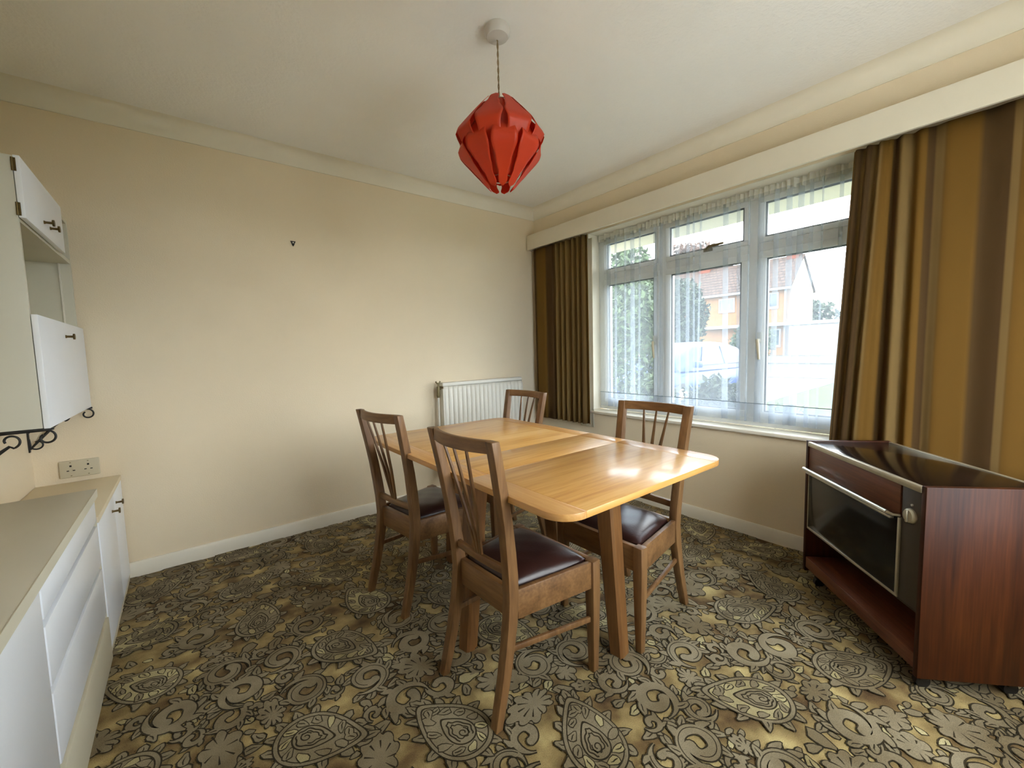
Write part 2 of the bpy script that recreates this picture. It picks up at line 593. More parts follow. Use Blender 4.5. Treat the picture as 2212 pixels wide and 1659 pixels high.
def casement(y0, y1, z0, z1, name, w=.042, handle=None):
    root = empty(name, (0, 0, 0))
    root.parent = w1
    X0, X1 = -.012, .045
    f = [(y0, y1, z0, z0 + w), (y0, y1, z1 - w, z1), (y0, y0 + w, z0 + w, z1 - w), (y1 - w, y1, z0 + w, z1 - w)]
    mb = MB()
    for a, b, c, d in f:
        mb.box(X0, X1, a - yc, b - yc, c - OZ0, d - OZ0)
    mb.build('sash_frame', 'upvc', root, .003)
    mb = MB()
    e = .010
    for a, b, c, d in ((y0 + w, y1 - w, z0 + w, z0 + w + e), (y0 + w, y1 - w, z1 - w - e, z1 - w), (y0 + w, y0 + w + e, z0 + w, z1 - w), (y1 - w - e, y1 - w, z0 + w, z1 - w)):
        mb.box(X0 + .010, X0 + .018, a - yc, b - yc, c - OZ0, d - OZ0)
    mb.build('gasket', 'black_plastic', root, 0)
    wbox('pane', 'pane_glass', y0 + w, y1 - w, z0 + w, z1 - w, .012, .020, root, 0)
    return root

def handle_v(y, z, s):
    mb = MB()
    mb.box(-.022, -.012, y - .012 - yc, y + .012 - yc, z - .02 - OZ0, z + .05 - OZ0)
    mb.tube([(-.018, y - yc, z - OZ0), (-.045, y - yc, z - OZ0), (-.052, y + s * .006 - yc, z - .02 - OZ0), (-.046, y + s * .012 - yc, z - .12 - OZ0)], [.010, .010, .010, .007], 8)
    mb.build('handle', 'socket_plastic', w1, 0)

def handle_h(y, z):
    mb = MB()
    mb.box(-.022, -.012, y - .03 - yc, y + .03 - yc, z - .012 - OZ0, z + .012 - OZ0)
    mb.tube([(-.018, y - yc, z - OZ0), (-.042, y - yc, z - OZ0), (-.05, y - .02 - yc, z + .012 - OZ0), (-.045, y - .115 - yc, z + .018 - OZ0)], [.010, .010, .010, .007], 8)
    mb.build('handle', 'valve_brass', w1, 0)

for a, b in bays:
    casement(a, b, .728, TR[0], 'casement')
    casement(a, b, TR[1], 2.098, 'top_light', .03)
handle_v(-1.232, 1.235, -1)
handle_v(-1.972, 1.225, -1)
handle_h(-1.64, 1.850)
# sill board projecting a little into the room
sb = MB().box(-.028 - .14, .0, OY0 + .0005 - yc, OY1 - .0005 - yc, -.022, 0).build('window_sill', 'gloss_paint', w1, .004)
# the reveal lining sits inside the opening
lin = MB()
lin.box(-.14, 0, OY1 - .003 - yc, OY1 - yc, 0, OZ1 - OZ0).box(-.14, 0, OY0 - yc, OY0 + .003 - yc, 0, OZ1 - OZ0).box(-.14, 0, OY0 + .003 - yc, OY1 - .003 - yc, OZ1 - OZ0 - .003, OZ1 - OZ0)
lin.build('reveal_lining', 'gloss_paint', w1, 0)

# eave of the roof above the window, outside
tag(MB().box(T, .80, -6.0, 3.0, 2.165, 2.30).build('trim_3', 'gloss_paint'), 'painted eave board outside above the window', kind='structure')

# ------------------------------------------------------------------ pelmet
pelr = empty('curtain_pelmet', (-.05, -1.85, 2.142))
tag(pelr, 'long cream painted pelmet board above the window', 'pelmet')
MB().box(-.052, -.034, -1.85, 1.838, 0, .134).build('front_board', 'pelmet_paint', pelr, .002)
MB().box(-.034, .0497, -1.85, 1.838, .116, .134).build('top_board', 'pelmet_paint', pelr, .001)
MB().box(-.034, .0497, 1.822, 1.838, 0, .116).build('end_board', 'pelmet_paint', pelr, .001)

# ------------------------------------------------------------------ curtains
def curtain_mesh(path_fn, n, z0, z1, nz, u0=0.0, us=None):
    """path_fn(i, tz) -> (x, y) of the cloth at column i (0..n) and height tz (0 bottom, 1 top)"""
    v, f, uvs = [], [], []
    top = [path_fn(i, .6) for i in range(n + 1)]
    cum = [u0]
    for i in range(n):
        cum.append(cum[-1] + math.hypot(top[i + 1][0] - top[i][0], top[i + 1][1] - top[i][1]))
    if us:
        per = n // (len(us) - 1)
        cum = [us[min(i // per, len(us) - 2)] + (us[min(i // per, len(us) - 2) + 1] - us[min(i // per, len(us) - 2)]) * (i / per - min(i // per, len(us) - 2)) for i in range(n + 1)]
    for j in range(nz + 1):
        tz = j / nz
        for i in range(n + 1):
            x, y = path_fn(i, tz)
            v.append((x, y, z0 + (z1 - z0) * tz))
    for j in range(nz):
        for i in range(n):
            a = j * (n + 1) + i
            f.append((a, a + 1, a + n + 2, a + n + 1))
            uvs.append([(cum[i], j / nz * 1.5), (cum[i + 1], j / nz * 1.5), (cum[i + 1], (j + 1) / nz * 1.5), (cum[i], (j + 1) / nz * 1.5)])
    me = bpy.data.meshes.new('cloth')
    me.from_pydata(v, [], f)
    uvl = me.uv_layers.new(name='UVMap')
    k = 0
    for q in uvs:
        for c in q:
            uvl.data[k].uv = c
            k += 1
    me.validate()
    return me

def thicken(o, t):
    md = o.modifiers.new('thickness', 'SOLIDIFY')
    md.thickness = t
    md.offset = 0

# knots: (y_top, y_bottom, x) of fold crests and troughs, straight from the folds seen
def fold_path(knots):
    K = len(knots)
    per = 8
    def fn(i, tz):
        s = i / per
        a = min(int(s), K - 2)
        t = s - a
        t2 = t * t * (3 - 2 * t)
        ya = knots[a][1] + (knots[a][0] - knots[a][1]) * tz
        yb = knots[a + 1][1] + (knots[a + 1][0] - knots[a + 1][1]) * tz
        xa, xb = knots[a][2], knots[a + 1][2]
        x = xa + (xb - xa) * t2
        # gathered a little tighter near the heading
        x = -.052 + (x + .052) * (0.72 + 0.28 * (1 - tz) ** .7)
        return (x, ya + (yb - ya) * t)
    return fn, (K - 1) * per

rnd = random.Random(5)
kl = [(-.035, -.045, -.030), (-.078, -.082, -.062), (-.115, -.115, -.070), (-.205, -.205, -.076), (-.238, -.24, -.062), (-.31, -.315, -.074), (-.345, -.35, -.040)]
ul = [.58, .45, .22, .20, .42, .55, .72]
y = -.362
while y > -.70:
    d = rnd.uniform(.024, .036)
    kl.append((y, y - .004, -.080 if len(kl) % 2 else -.030))
    ul.append(.80 + rnd.uniform(-.08, .08) - (.14 if len(kl) % 2 == 0 else 0))
    y -= d
kl.append((-.722, -.735, -.062))
ul.append(1.1)
fn, n = fold_path(kl)
cl = empty('curtain', (-.05, -.4, .56))
tag(cl, 'narrow brown striped velvet curtain beside the radiator', 'curtain', 'brown striped curtains')
me = curtain_mesh(fn, n, .56, 2.141, 14, .10, ul)
me.transform(Matrix.Translation((.05, .4, -.56)))
o = link('cloth', me, 'curtain_cloth', cl, 60)
thicken(o, .003)
me = MB().grid(lambda a, b: (-.026 + .006 * math.sin(a * 9), -.60 - a * .145, .53 + b * 1.58), 10, 6).mesh('lining')
me.transform(Matrix.Translation((.05, .4, -.56)))
tag(thicken(link('lining', me, 'curtain_lining', cl, 60), .002) or cl.children[-1], 'pale cream lining')

kr = [(-2.455, -2.385, -.026), (-2.470, -2.405, -.062), (-2.500, -2.425, -.036), (-2.515, -2.450, -.078), (-2.548, -2.478, -.038), (-2.562, -2.498, -.080), (-2.59, -2.535, -.060),
      (-2.612, -2.590, -.034), (-2.640, -2.625, -.078), (-2.672, -2.665, -.040), (-2.700, -2.695, -.076), (-2.745, -2.742, -.050), (-2.786, -2.782, -.066), (-2.87, -2.868, -.062), (-2.905, -2.895, -.054), (-2.965, -2.96, -.066), (-3.0, -2.995, -.070), (-3.09, -3.09, -.056), (-3.13, -3.13, -.050), (-3.24, -3.24, -.070), (-3.36, -3.36, -.05), (-3.5, -3.5, -.07), (-3.62, -3.62, -.06)]
ur = [.05, .42, .75, .52, .74, .86, 1.12, 1.48, 1.72, 1.84, 2.10, 2.62, 3.0, 3.28, 3.42, 3.58, 4.0, 4.28, 4.45, 4.58, 5.1, 5.5, 5.8]
fn, n = fold_path(kr)
cr_ = empty('curtain', (-.05, -3.0, .56))
tag(cr_, 'wide brown and gold striped velvet curtain behind the heated trolley', 'curtain', 'brown striped curtains')
me = curtain_mesh(fn, n, .56, 2.141, 14, .27, ur)
me.transform(Matrix.Translation((.05, 3.0, -.56)))
o = link('cloth', me, 'curtain_cloth', cr_, 60)
thicken(o, .003)

# sheer net curtain with pleats that double back on themselves
net = empty('net_curtain', (.065, -1.62, .71))
NX = .036
tag(net, 'white sheer net curtain gathered across the window', 'net curtain')
rn = random.Random(11)
pleats = []
y = -.705
while y > -2.585:
    w = rn.choice([.05, .06, .075, .09, .12])
    back = rn.choice([.006, .012, .02, .03, .035]) if rn.random() < .8 else 0
    pleats.append((y, back, rn.uniform(-.012, .012), rn.uniform(-.02, .02)))
    y -= w
kn = []
for (yy, bk, dx, lean) in pleats:
    kn.append((yy, yy - lean, .062 + dx * .6 + NX))
    if bk > 0:
        kn.append((yy - bk * .9, yy - bk - lean, .074 + dx * .6 + NX))
        kn.append((yy - bk * .2, yy - bk * .05 - lean, .056 + dx * .6 + NX))
kn.append((-2.59, -2.59, .066 + NX))
def net_path(knots, per=5):
    K = len(knots)
    def f2(i, tz):
        s = i / per
        a = min(int(s), K - 2)
        t = s - a
        ya = knots[a][1] + (knots[a][0] - knots[a][1]) * tz
        yb = knots[a + 1][1] + (knots[a + 1][0] - knots[a + 1][1]) * tz
        x = knots[a][2] + (knots[a + 1][2] - knots[a][2]) * (t * t * (3 - 2 * t))
        return (x, ya + (yb - ya) * t)
    return f2, (K - 1) * per
fn, n = net_path(kn)
me = curtain_mesh(fn, n, .708, 2.112, 8)
me.transform(Matrix.Translation((-.065, 1.62, -.71)))
link('cloth', me, 'net_cloth', net, 60)
def hem_path(i, tz):
    x, yq = fn(i, (tz * .118) / 1.404)
    return (x - .002, yq)
me = curtain_mesh(hem_path, n, .708, .826, 1)
me.transform(Matrix.Translation((-.065, 1.62, -.71)))
link('hem', me, 'net_hem', net, 60)
def seam_path(i, tz):
    x, yq = fn(i, .118 / 1.404)
    return (x - .004, yq)
me = curtain_mesh(seam_path, n, .8245, .8285, 1)
me.transform(Matrix.Translation((-.065, 1.62, -.71)))
plain('seam_thread', (120, 132, 140), .9)
link('hem_seam', me, 'seam_thread', net, 60)
# ruffled heading
rh = random.Random(3)
hk = []
y = -.70
s = 1
while y > -2.585:
    hk.append((y, y, .066 + NX + s * rh.uniform(.004, .014)))
    s = -s
    y -= rh.uniform(.010, .022)
fh, nh = net_path(hk, 3)
me = curtain_mesh(fh, nh, 2.095, 2.148, 3)
for vv in me.vertices:
    vv.co.z += .004 * math.sin(vv.co.y * 61) + .003 * math.sin(vv.co.y * 143)
me.transform(Matrix.Translation((-.065, 1.62, -.71)))
link('heading', me, 'net_heading', net, 60)

# ------------------------------------------------------------------ radiator
RX0, RX1, RZ0, RZ1 = -1.10, -0.262, 0.20, 0.955
rad = empty('radiator', ((RX0 + RX1) / 2, -.06, RZ0))
tag(rad, 'white ribbed panel radiator on the back wall', 'radiator')
rw = (RX1 - RX0) / 2
rhh = RZ1 - RZ0
NF = 19
def flute(u, v):
    x = -rw + .006 + (2 * rw - .012) * u
    d = .017 * abs(math.sin(u * NF * math.pi)) ** .5 - .006
    edge = min(1, min(v, 1 - v) / .03)
    return (x, -.028 - d * edge, .03 + (rhh - .062) * v)
fl = MB().grid(flute, NF * 8, 16)
o = fl.build('ribbed_panel', 'radiator_paint', rad, 0, smooth=80)
thicken(o, .004)
MB().box(-rw, rw, -.024, .030, .0, .03).build('bottom_rail', 'radiator_paint', rad, .008, 3)
MB().box(-rw, rw, -.030, .034, rhh - .032, rhh).build('top_rail', 'radiator_paint', rad, .011, 4)
MB().box(-rw, -rw + .010, -.036, .032, .03, rhh - .05).build('side_rail', 'radiator_paint', rad, .004)
MB().box(rw - .010, rw, -.036, .032, .03, rhh - .05).build('side_rail', 'radiator_paint', rad, .004)
mb = MB()
mb.tube([(-rw - .025, .0, -.195), (-rw - .025, .0, rhh - .12)], .0075, 10)
mb.build('pipe', 'radiator_paint', rad)
mb = MB()
mb.tube([(-rw + .004, .0, rhh - .045), (-rw - .03, .0, rhh - .045)], .010, 10)
mb.lathe([(.012, rhh - .12), (.015, rhh - .10), (.012, rhh - .06), (.012, rhh - .03)], -rw - .025, 0, 12)
v_ = mb.build('valve', 'valve_brass', rad)
mb = MB()
mb.tube([(-rw - .025, .0, rhh - .03), (-rw - .025, .0, rhh + .002)], .006, 8)
mb.tube([(-rw - .045, .0, rhh + .012), (-rw - .034, .0, rhh - .004), (-rw - .016, .0, rhh - .004), (-rw - .005, .0, rhh + .012)], [.007, .005, .005, .007], 8)
mb.build('valve_key', 'valve_brass', v_)
for xx in (-rw + .1, rw - .14):
    MB().box(xx, xx + .04, .034, .0595, .2, .5).build('wall_bracket', 'radiator_paint', rad, 0)

# ------------------------------------------------------------------ dining table
TZ = .757
TX0, TX1, TY0, TY1 = -1.985, -1.075, -2.325, -.845
TC = (-1.54, -1.60)
tab = empty('dining_table', (TC[0], TC[1], 0))
tag(tab, 'glossy honey-coloured oak dining table with rounded corners', 'table')
def loc(x, y):
    return (x - TC[0], y - TC[1])
bw, rc = .088, .082
splits = [TY0, -1.853, -1.615, TY1]
gap = .0003
def slab(name, poly, mat):
    MB().prism([loc(*q) for q in poly], TZ - .021, TZ).build(name, mat, tab, .0012, 2, smooth=40)
def arc(cx, cy, a0, a1, n=9):
    return [(cx + rc * math.cos(math.radians(a0 + (a1 - a0) * i / n)), cy + rc * math.sin(math.radians(a0 + (a1 - a0) * i / n))) for i in range(n + 1)]
names = ['end_leaf', 'centre_leaf', 'end_leaf']
for k in range(3):
    ya, yb = splits[k] + (gap if k else 0), splits[k + 1] - (gap if k < 2 else 0)
    slab(names[k], [(TX0 + bw + gap, ya), (TX1 - bw - gap, ya), (TX1 - bw - gap, yb), (TX0 + bw + gap, yb)], 'table_top_wood')
    for side in (0, 1):
        if side == 0:
            xa, xb = TX0, TX0 + bw
            if k == 0:
                poly = arc(xa + rc, ya + rc, 180, 270) + [(xb, ya), (xb, yb), (xa, yb)]
            elif k == 2:
                poly = [(xa, ya), (xb, ya), (xb, yb)] + arc(xa + rc, yb - rc, 90, 180)
            else:
                poly = [(xa, ya), (xb, ya), (xb, yb), (xa, yb)]
        else:
            xa, xb = TX1 - bw, TX1
            if k == 0:
                poly = [(xa, ya)] + arc(xb - rc, ya + rc, 270, 360) + [(xb, yb), (xa, yb)]
            elif k == 2:
                poly = [(xa, ya), (xb, ya)] + arc(xb - rc, yb - rc, 0, 90) + [(xa, yb)]
            else:
                poly = [(xa, ya), (xb, ya), (xb, yb), (xa, yb)]
        slab('edge_band', poly, 'table_edge_wood')
# legs: splayed, near the middle of each side of a turned base
legs = {'n': ((-1.465, -2.10), (-1.462, -2.035)), 'l': ((-1.905, -1.685), (-1.825, -1.67)), 'r': ((-1.17, -1.44), (-1.25, -1.455)), 'f': ((-1.59, -1.02), (-1.59, -1.11))}
for k, (ft, tp) in legs.items():
    d = Vector((ft[0] - TC[0], ft[1] - TC[1], 0)).normalized()
    e = Vector((-d.y, d.x, 0))
    rings = []
    for t in (0, .25, .5, .75, 1):
        c = Vector((ft[0] - TC[0], ft[1] - TC[1], 0)).lerp(Vector((tp[0] - TC[0], tp[1] - TC[1], 0)), t)
        h = .030 + .010 * t
        w = .030 + .010 * t
        ch = .009
        z = t * (TZ - .0215)
        pr = [(-w, -h + ch), (-w + ch, -h), (w - ch, -h), (w, -h + ch), (w, h - ch), (w - ch, h), (-w + ch, h), (-w, h - ch)]
        rings.append([Vector((c.x, c.y, z)) + d * a + e * b for a, b in pr])
    MB().loft(rings).build('leg', 'table_leg_wood', tab, 0, smooth=25)
order = ['n', 'l', 'f', 'r']
for a, b in zip(order, order[1:] + order[:1]):
    pa = Vector((legs[a][1][0] - TC[0], legs[a][1][1] - TC[1], 0))
    pb = Vector((legs[b][1][0] - TC[0], legs[b][1][1] - TC[1], 0))
    d = (pb - pa).normalized()
    e = Vector((-d.y, d.x, 0)) * .010
    pa, pb = pa + d * .036, pb - d * .036
    z0, z1 = TZ - .115, TZ - .0215
    MB().loft([[p_ - e + Vector((0, 0, z0)), p_ + e + Vector((0, 0, z0)), p_ + e + Vector((0, 0, z1)), p_ - e + Vector((0, 0, z1))] for p_ in (pa, pb)]).build('apron', 'table_leg_wood', tab, .002)

# ------------------------------------------------------------------ dining chairs
def member(rings_c, axis_a, axis_b, sizes):
    """square-section loft; rings_c centres, sizes (half a, half b)"""
    rings = []
    for c, (sa, sb2) in zip(rings_c, sizes):
        c = Vector(c)
        A, Bv = Vector(axis_a) * sa, Vector(axis_b) * sb2
        rings.append([c - A - Bv, c + A - Bv, c + A + Bv, c - A + Bv])
    return MB().loft(rings)

def post_x(z):
    P = [(0, -.215), (.15, -.176), (.30, -.146), (.40, -.136), (.50, -.140), (.65, -.158), (.80, -.184), (.935, -.212)]
    for (a, b), (c, d) in zip(P, P[1:]):
        if z <= c:
            return b + (d - b) * (z - a) / (c - a)
    return P[-1][1]
def post_y(z):
    return .152 + (.024 * max(0, (z - .42)) / .515) + .006 * max(0, (.30 - z)) / .30

def make_chair():
    root = empty('dining_chair')
    for s in (-1, 1):
        zs = [0, .08, .16, .24, .32, .40, .48, .56, .66, .76, .86, .932]
        cs = [(post_x(z), s * post_y(z), z) for z in zs]
        sz = [(.0145 + .0055 * min(1, z / .35) - .005 * max(0, (z - .5)) / .43, .0160 + .0025 * min(1, z / .3)) for z in zs]
        member(cs, (1, 0, 0), (0, 1, 0), sz).build('rear_post', 'chair_wood', root, .003)
    for s in (-1, 1):
        zs = [0, .15, .30, .325, .43]
        member([(.213 - .001, s * .205, z) for z in zs], (1, 0, 0), (0, 1, 0), [(.0135, .0135), (.017, .017), (.020, .020), (.020, .020), (.020, .020)]).build('front_leg', 'chair_wood', root, .003)
    z0, z1 = .328, .428
    # seat rails
    member([(-.128, -.138, (z0 + z1) / 2), (-.128, .138, (z0 + z1) / 2)], (1, 0, 0), (0, 0, 1), [(.011, .05)] * 2).build('seat_rail', 'chair_rail_wood', root, .003)
    member([(.216, -.186, (z0 + z1) / 2), (.216, .186, (z0 + z1) / 2)], (1, 0, 0), (0, 0, 1), [(.011, .05)] * 2).build('seat_rail', 'chair_rail_wood', root, .003)
    for s in (-1, 1):
        member([(-.118, s * .156, (z0 + z1) / 2), (.195, s * .206, (z0 + z1) / 2)], (0, 1, 0), (0, 0, 1), [(.010, .05)] * 2).build('seat_rail', 'chair_rail_wood', root, .003)
        member([(-.168, s * .150, .235), (.205, s * .204, .205)], (0, 1, 0), (0, 0, 1), [(.007, .010)] * 2).build('stretcher', 'chair_wood', root, .003)
    # drop-in leather seat
    def seat(u, v):
        x = -.112 + u * .318
        hw_ = .136 + (.192 - .136) * u
        a = v * 2 - 1
        b_ = u * 2 - 1
        r_ = 1 - .05 * (abs(b_) ** 6) * (abs(a) ** 6)
        dome = (1 - abs(a) ** 3.2) ** .55 * (1 - abs(b_) ** 3.2) ** .55 if abs(a) < 1 and abs(b_) < 1 else 0
        cre = .0012 * math.sin(9 * a + 3 * b_) * math.sin(7 * b_)
        return (x * r_, a * hw_ * r_, .4285 + .034 * dome + cre * dome)
    mb = MB().grid(seat, 22, 22)
    # underside
    n0 = len(mb.v)
    mb.v += [(-.112, -.136, .405), (.206, -.192, .405), (.206, .192, .405), (-.112, .136, .405)]
    mb.f.append((n0, n0 + 3, n0 + 2, n0 + 1))
    def edge_idx():
        N_ = 23
        e1 = [i * N_ for i in range(N_)]
        e2 = [22 * N_ + j for j in range(N_)]
        e3 = [i * N_ + 22 for i in reversed(range(N_))]
        e4 = [j for j in reversed(range(N_))]
        return e1, e2, e3, e4
    e1, e2, e3, e4 = edge_idx()
    mb.f.append(tuple(e1) + (n0 + 1, n0))
    mb.f.append(tuple(e2) + (n0 + 2, n0 + 1))
    mb.f.append(tuple(e3) + (n0 + 3, n0 + 2))
    mb.f.append(tuple(e4) + (n0, n0 + 3))
    mb.build('seat_pad', 'leather', root, 0, smooth=50)
    # top rail, bowed backwards
    def rail(zc, hz, bow, th, name, inset):
        n = 12
        cs = []
        for i in range(n + 1):
            t = i / n * 2 - 1
            w_ = post_y(zc) - inset
            cs.append((post_x(zc) - bow * (1 - t * t), t * w_, zc))
        rings = []
        for c in cs:
            rings.append([(c[0] - th, c[1], c[2] - hz), (c[0] + th, c[1], c[2] - hz), (c[0] + th * .9, c[1], c[2] + hz), (c[0] - th * .9, c[1], c[2] + hz)])
        MB().loft(rings).build(name, 'chair_rail_wood', root, .004, 3)
    rail(.912, .021, .034, .010, 'top_rail', .012)
    rail(.490, .014, .008, .009, 'lower_back_rail', .016)
    for k in (-1, 0, 1):
        yb, yt = k * .013, k * .066
        def px(z, yy):
            w_ = post_y(z)
            return post_x(z) - (.008 + .026 * (z - .490) / .42) * (1 - (yy / w_) ** 2)
        cs, sz = [], []
        for t in (0, .2, .4, .6, .8, 1):
            z = .502 + t * (.893 - .502)
            yy = yb + (yt - yb) * t
            cs.append((px(z, yy), yy, z))
            wv_ = .0055 + .0040 * math.sin(math.pi * min(1, (t + .12) * .9))
            sz.append((.0045, wv_ * (1 - .35 * t)))
        member(cs, (1, 0, 0), (0, 1, 0), sz).build('back_slat', 'chair_wood', root, .0015)
    return root

ch0 = make_chair()
spots = [((-1.826, -1.893), 2, 'brown wooden dining chair with slatted back, nearest the camera'),
         ((-1.832, -1.150), 8, 'wooden dining chair on the cream wall side, left of the nearest chair'),
         ((-1.188, -1.940), 181, 'wooden dining chair in front of the window, leather seat catching the light'),
         ((-1.182, -.975), 180, 'wooden dining chair at the far corner of the table, between radiator and curtain')]
for i, (xy, a, lab) in enumerate(spots):
    c = ch0 if i == 0 else copy_tree(ch0)
    c.location = (xy[0], xy[1], 0)
    c.rotation_euler = (0, 0, math.radians(a))
    tag(c, lab, 'chair', 'dining chairs round the table')

# ------------------------------------------------------------------ heated trolley
PA, PB = Vector((-.345, -2.378, 0)), Vector((-.870, -2.868, 0))
ux = (PB - PA).normalized()
TL = (PB - PA).length
tro = empty('hostess_trolley', PA, math.atan2(ux.y, ux.x))
tag(tro, 'teak heated serving trolley with smoked glass door, in the window corner', 'trolley')
# local: x along the front (0..TL), y into the trolley is +y because rz turns x to the left
D, Z0, Z1, pt = .36, .062, .722, .020
s = 1
def tb(name, mat, x0, x1, y0, y1, z0, z1, bev=.002, parent=None):
    return bx(name, mat, parent or tro, x0, x1, y0, y1, z0, z1, bev)
tb('end_panel', 'teak_vertical', 0, pt, 0, D, Z0, Z1, .002)
tb('end_panel', 'teak_vertical', TL - pt, TL, 0, D, Z0, Z1, .002)
tb('base_shelf', 'teak_length', pt, TL - pt, .002, D, Z0 + .02, Z0 + .075, .004)
tb('back_panel', 'teak_length', pt, TL - pt, D - .014, D, Z0 + .075, Z1 - .03, 0)
ZS = .285
tb('oven_floor', 'dark_panel', pt, TL - pt, .012, D - .014, ZS - .012, ZS, 0)
tb('top_front_trim', 'aluminium', pt, TL - pt, -.003, .012, Z1 - .026, Z1 - .004, .002)
tb('top_back_trim', 'aluminium', pt, TL - pt, D - .012, D, Z1 - .03, Z1 - .002, .002)
tb('glass_top', 'smoked_glass_top', pt, TL - pt, .012, D - .012, Z1 - .03, Z1 - .004, .001)
cx = TL - pt - .088
tb('fascia_panel', 'teak_length', pt, cx - .006, .004, .016, .578, Z1 - .026, .001)
tb('control_panel', 'dark_panel', cx, TL - pt, .006, .018, ZS, Z1 - .026, .001)
dr = empty('oven_door', (0, 0, 0))
dr.parent = tro
tb('door_glass', 'smoked_glass', pt + .004, cx - .010, .006, .014, ZS + .006, .574, .001, dr)
tb('frame_strip', 'aluminium', pt + .001, cx - .002, .003, .012, ZS - .002, ZS + .007, .001, dr)
tb('frame_strip', 'aluminium', cx - .011, cx - .001, .001, .014, ZS + .007, .575, .001, dr)
tb('frame_strip', 'aluminium', pt, pt + .004, .003, .012, ZS + .007, .575, .001, dr)
mb = MB()
mb.tube([(pt + .004, -.020, .585), (cx - .03, -.020, .585)], .0085, 10)
mb.tube([(cx - .031, -.020, .585), (cx - .012, -.012, .583), (cx - .006, .006, .583)], [.006, .005, .005], 8)
mb.tube([(pt + .006, -.014, .583), (pt + .006, .006, .583)], .005, 8)
mb.build('handle', 'chrome', dr)
tb('handle_lip', 'chrome', pt + .004, cx - .03, -.012, .004, .562, .571, .002, dr)
kb = empty('control_knob', (cx + .042, .006, .600))
kb.parent = tro
mb = MB()
mb.lathe([(.026, -.012), (.027, -.004), (.026, .006), (.021, .012), (.0, .0125)], 0, 0, 24)
o = mb.build('dial', 'aluminium', kb)
o.rotation_euler = (math.radians(90), 0, 0)
o = MB().box(-.004, .004, -.021, .021, .011, .018).build('grip', 'aluminium', kb, .002)
o.rotation_euler = (math.radians(90), 0, 0)
mb = MB()
mb.tube([(cx + .046, .007, .640), (cx + .046, .002, .640)], .004, 8)
mb.build('indicator_light', 'rose_plastic', tro)
for xx, yy in ((.05, .05), (TL - .05, .05), (.05, D - .05), (TL - .05, D - .05)):
    c = empty('castor', (xx, yy, 0))
    c.parent = tro
    mb = MB()
    mb.tube([(-.010, 0, .022), (.010, 0, .022)], .022, 14)
    mb.build('wheel', 'black_plastic', c)
    MB().box(-.016, .016, -.014, .014, .030, Z0 + .02).build('fork', 'black_plastic', c, .003)

# ------------------------------------------------------------------ pendant lamp
LX, LY = -1.629, -1.632
lamp = empty('pendant_lamp', (LX, LY, CH))
tag(lamp, 'red-orange plastic petal pendant lamp hanging over the table', 'pendant lamp')
MB().lathe([(.048, -.0005), (.052, -.010), (.051, -.030), (.044, -.040), (.020, -.044), (.008, -.050), (.0, -.050)], 0, 0, 32).build('ceiling_rose', 'rose_plastic', lamp, smooth=40)
mb = MB()
for ph in (0, math.pi):
    pts = []
    zt, zb = -.048, -.31
    for i in range(121):
        t = i / 120
        a = ph + t * 26
        pts.append((.0021 * math.cos(a), .0021 * math.sin(a), zt + (zb - zt) * t))
    mb.tube(pts, .0021, 6)
mb.build('flex_cord', 'cord_fabric', lamp)
mb = MB().lathe([(.012, -.300), (.020, -.310), (.020, -.360), (.016, -.370)], 0, 0, 16)
mb.build('lamp_holder', 'rose_plastic', lamp)
mb = MB().lathe([(.012, -.372), (.016, -.385), (.028, -.415), (.030, -.435), (.022, -.458), (.0, -.466)], 0, 0, 20)
mb.build('bulb', 'rose_plastic', lamp)
for zz, rr in ((-.302, .052), (-.600, .046)):
    mb = MB()
    mb.tube([(rr * math.cos(a * math.pi / 12), rr * math.sin(a * math.pi / 12), zz) for a in range(25)], .0022, 6, False)
    mb.build('shade_ring', 'chrome', lamp)
for a in range(3):
    an = a * 2 * math.pi / 3
    mb = MB()
    mb.tube([(.018 * math.cos(an), .018 * math.sin(an), -.315), (.052 * math.cos(an), .052 * math.sin(an), -.302)], .0018, 6)
    mb.build('shade_arm', 'chrome', lamp)

def petal_mesh(zk, rk, rt, rb, wk):
    """folded strip with a knee at zk; wk = half widths down its length (an ogee outline)"""
    nu, nv = 36, 8
    zt, zb = wk[0][0], wk[-1][0]
    def width(z):
        for (za, wa), (zb_, wb_2) in zip(wk, wk[1:]):
            if z >= zb_:
                t = (za - z) / (za - zb_)
                t = t * t * (3 - 2 * t)
                return wa + (wb_2 - wa) * t
        return wk[-1][1]
    def fn2(u, v):
        z = zt + (zb - zt) * u
        if z > zk:
            t = (zt - z) / (zt - zk)
            r = rt + (rk - rt) * (t ** .92)
        else:
            t = (zk - z) / (zk - zb)
            r = rk + (rb - rk) * (t ** 1.08)
        r -= .006 * math.exp(-((z - zk) / .014) ** 2)
        e = min(u, 1 - u)
        tip = math.sqrt(max(0, 1 - max(0, 1 - e / .06) ** 2))
        w = width(z)
        a = (v * 2 - 1)
        lip = .10 * w * a * a          # the edges curl slightly outwards
        return (r + lip - .45 * (1 - math.cos(a * w / max(.05, r))) * r, a * w * tip, z)
    return MB().grid(fn2, nu, nv).mesh('petal')
pmA = petal_mesh(-.436, .182, .052, .060, [(-.285, .016), (-.300, .019), (-.325, .020), (-.360, .034), (-.412, .056), (-.470, .045), (-.530, .026), (-.565, .016), (-.592, .019), (-.606, .014)])
pmB = petal_mesh(-.492, .175, .044, .046, [(-.296, .014), (-.310, .017), (-.335, .017), (-.380, .026), (-.445, .040), (-.512, .052), (-.575, .030), (-.605, .019), (-.630, .019), (-.646, .014)])
shade = empty('lampshade', (0, 0, 0))
shade.parent = lamp
NP = 9
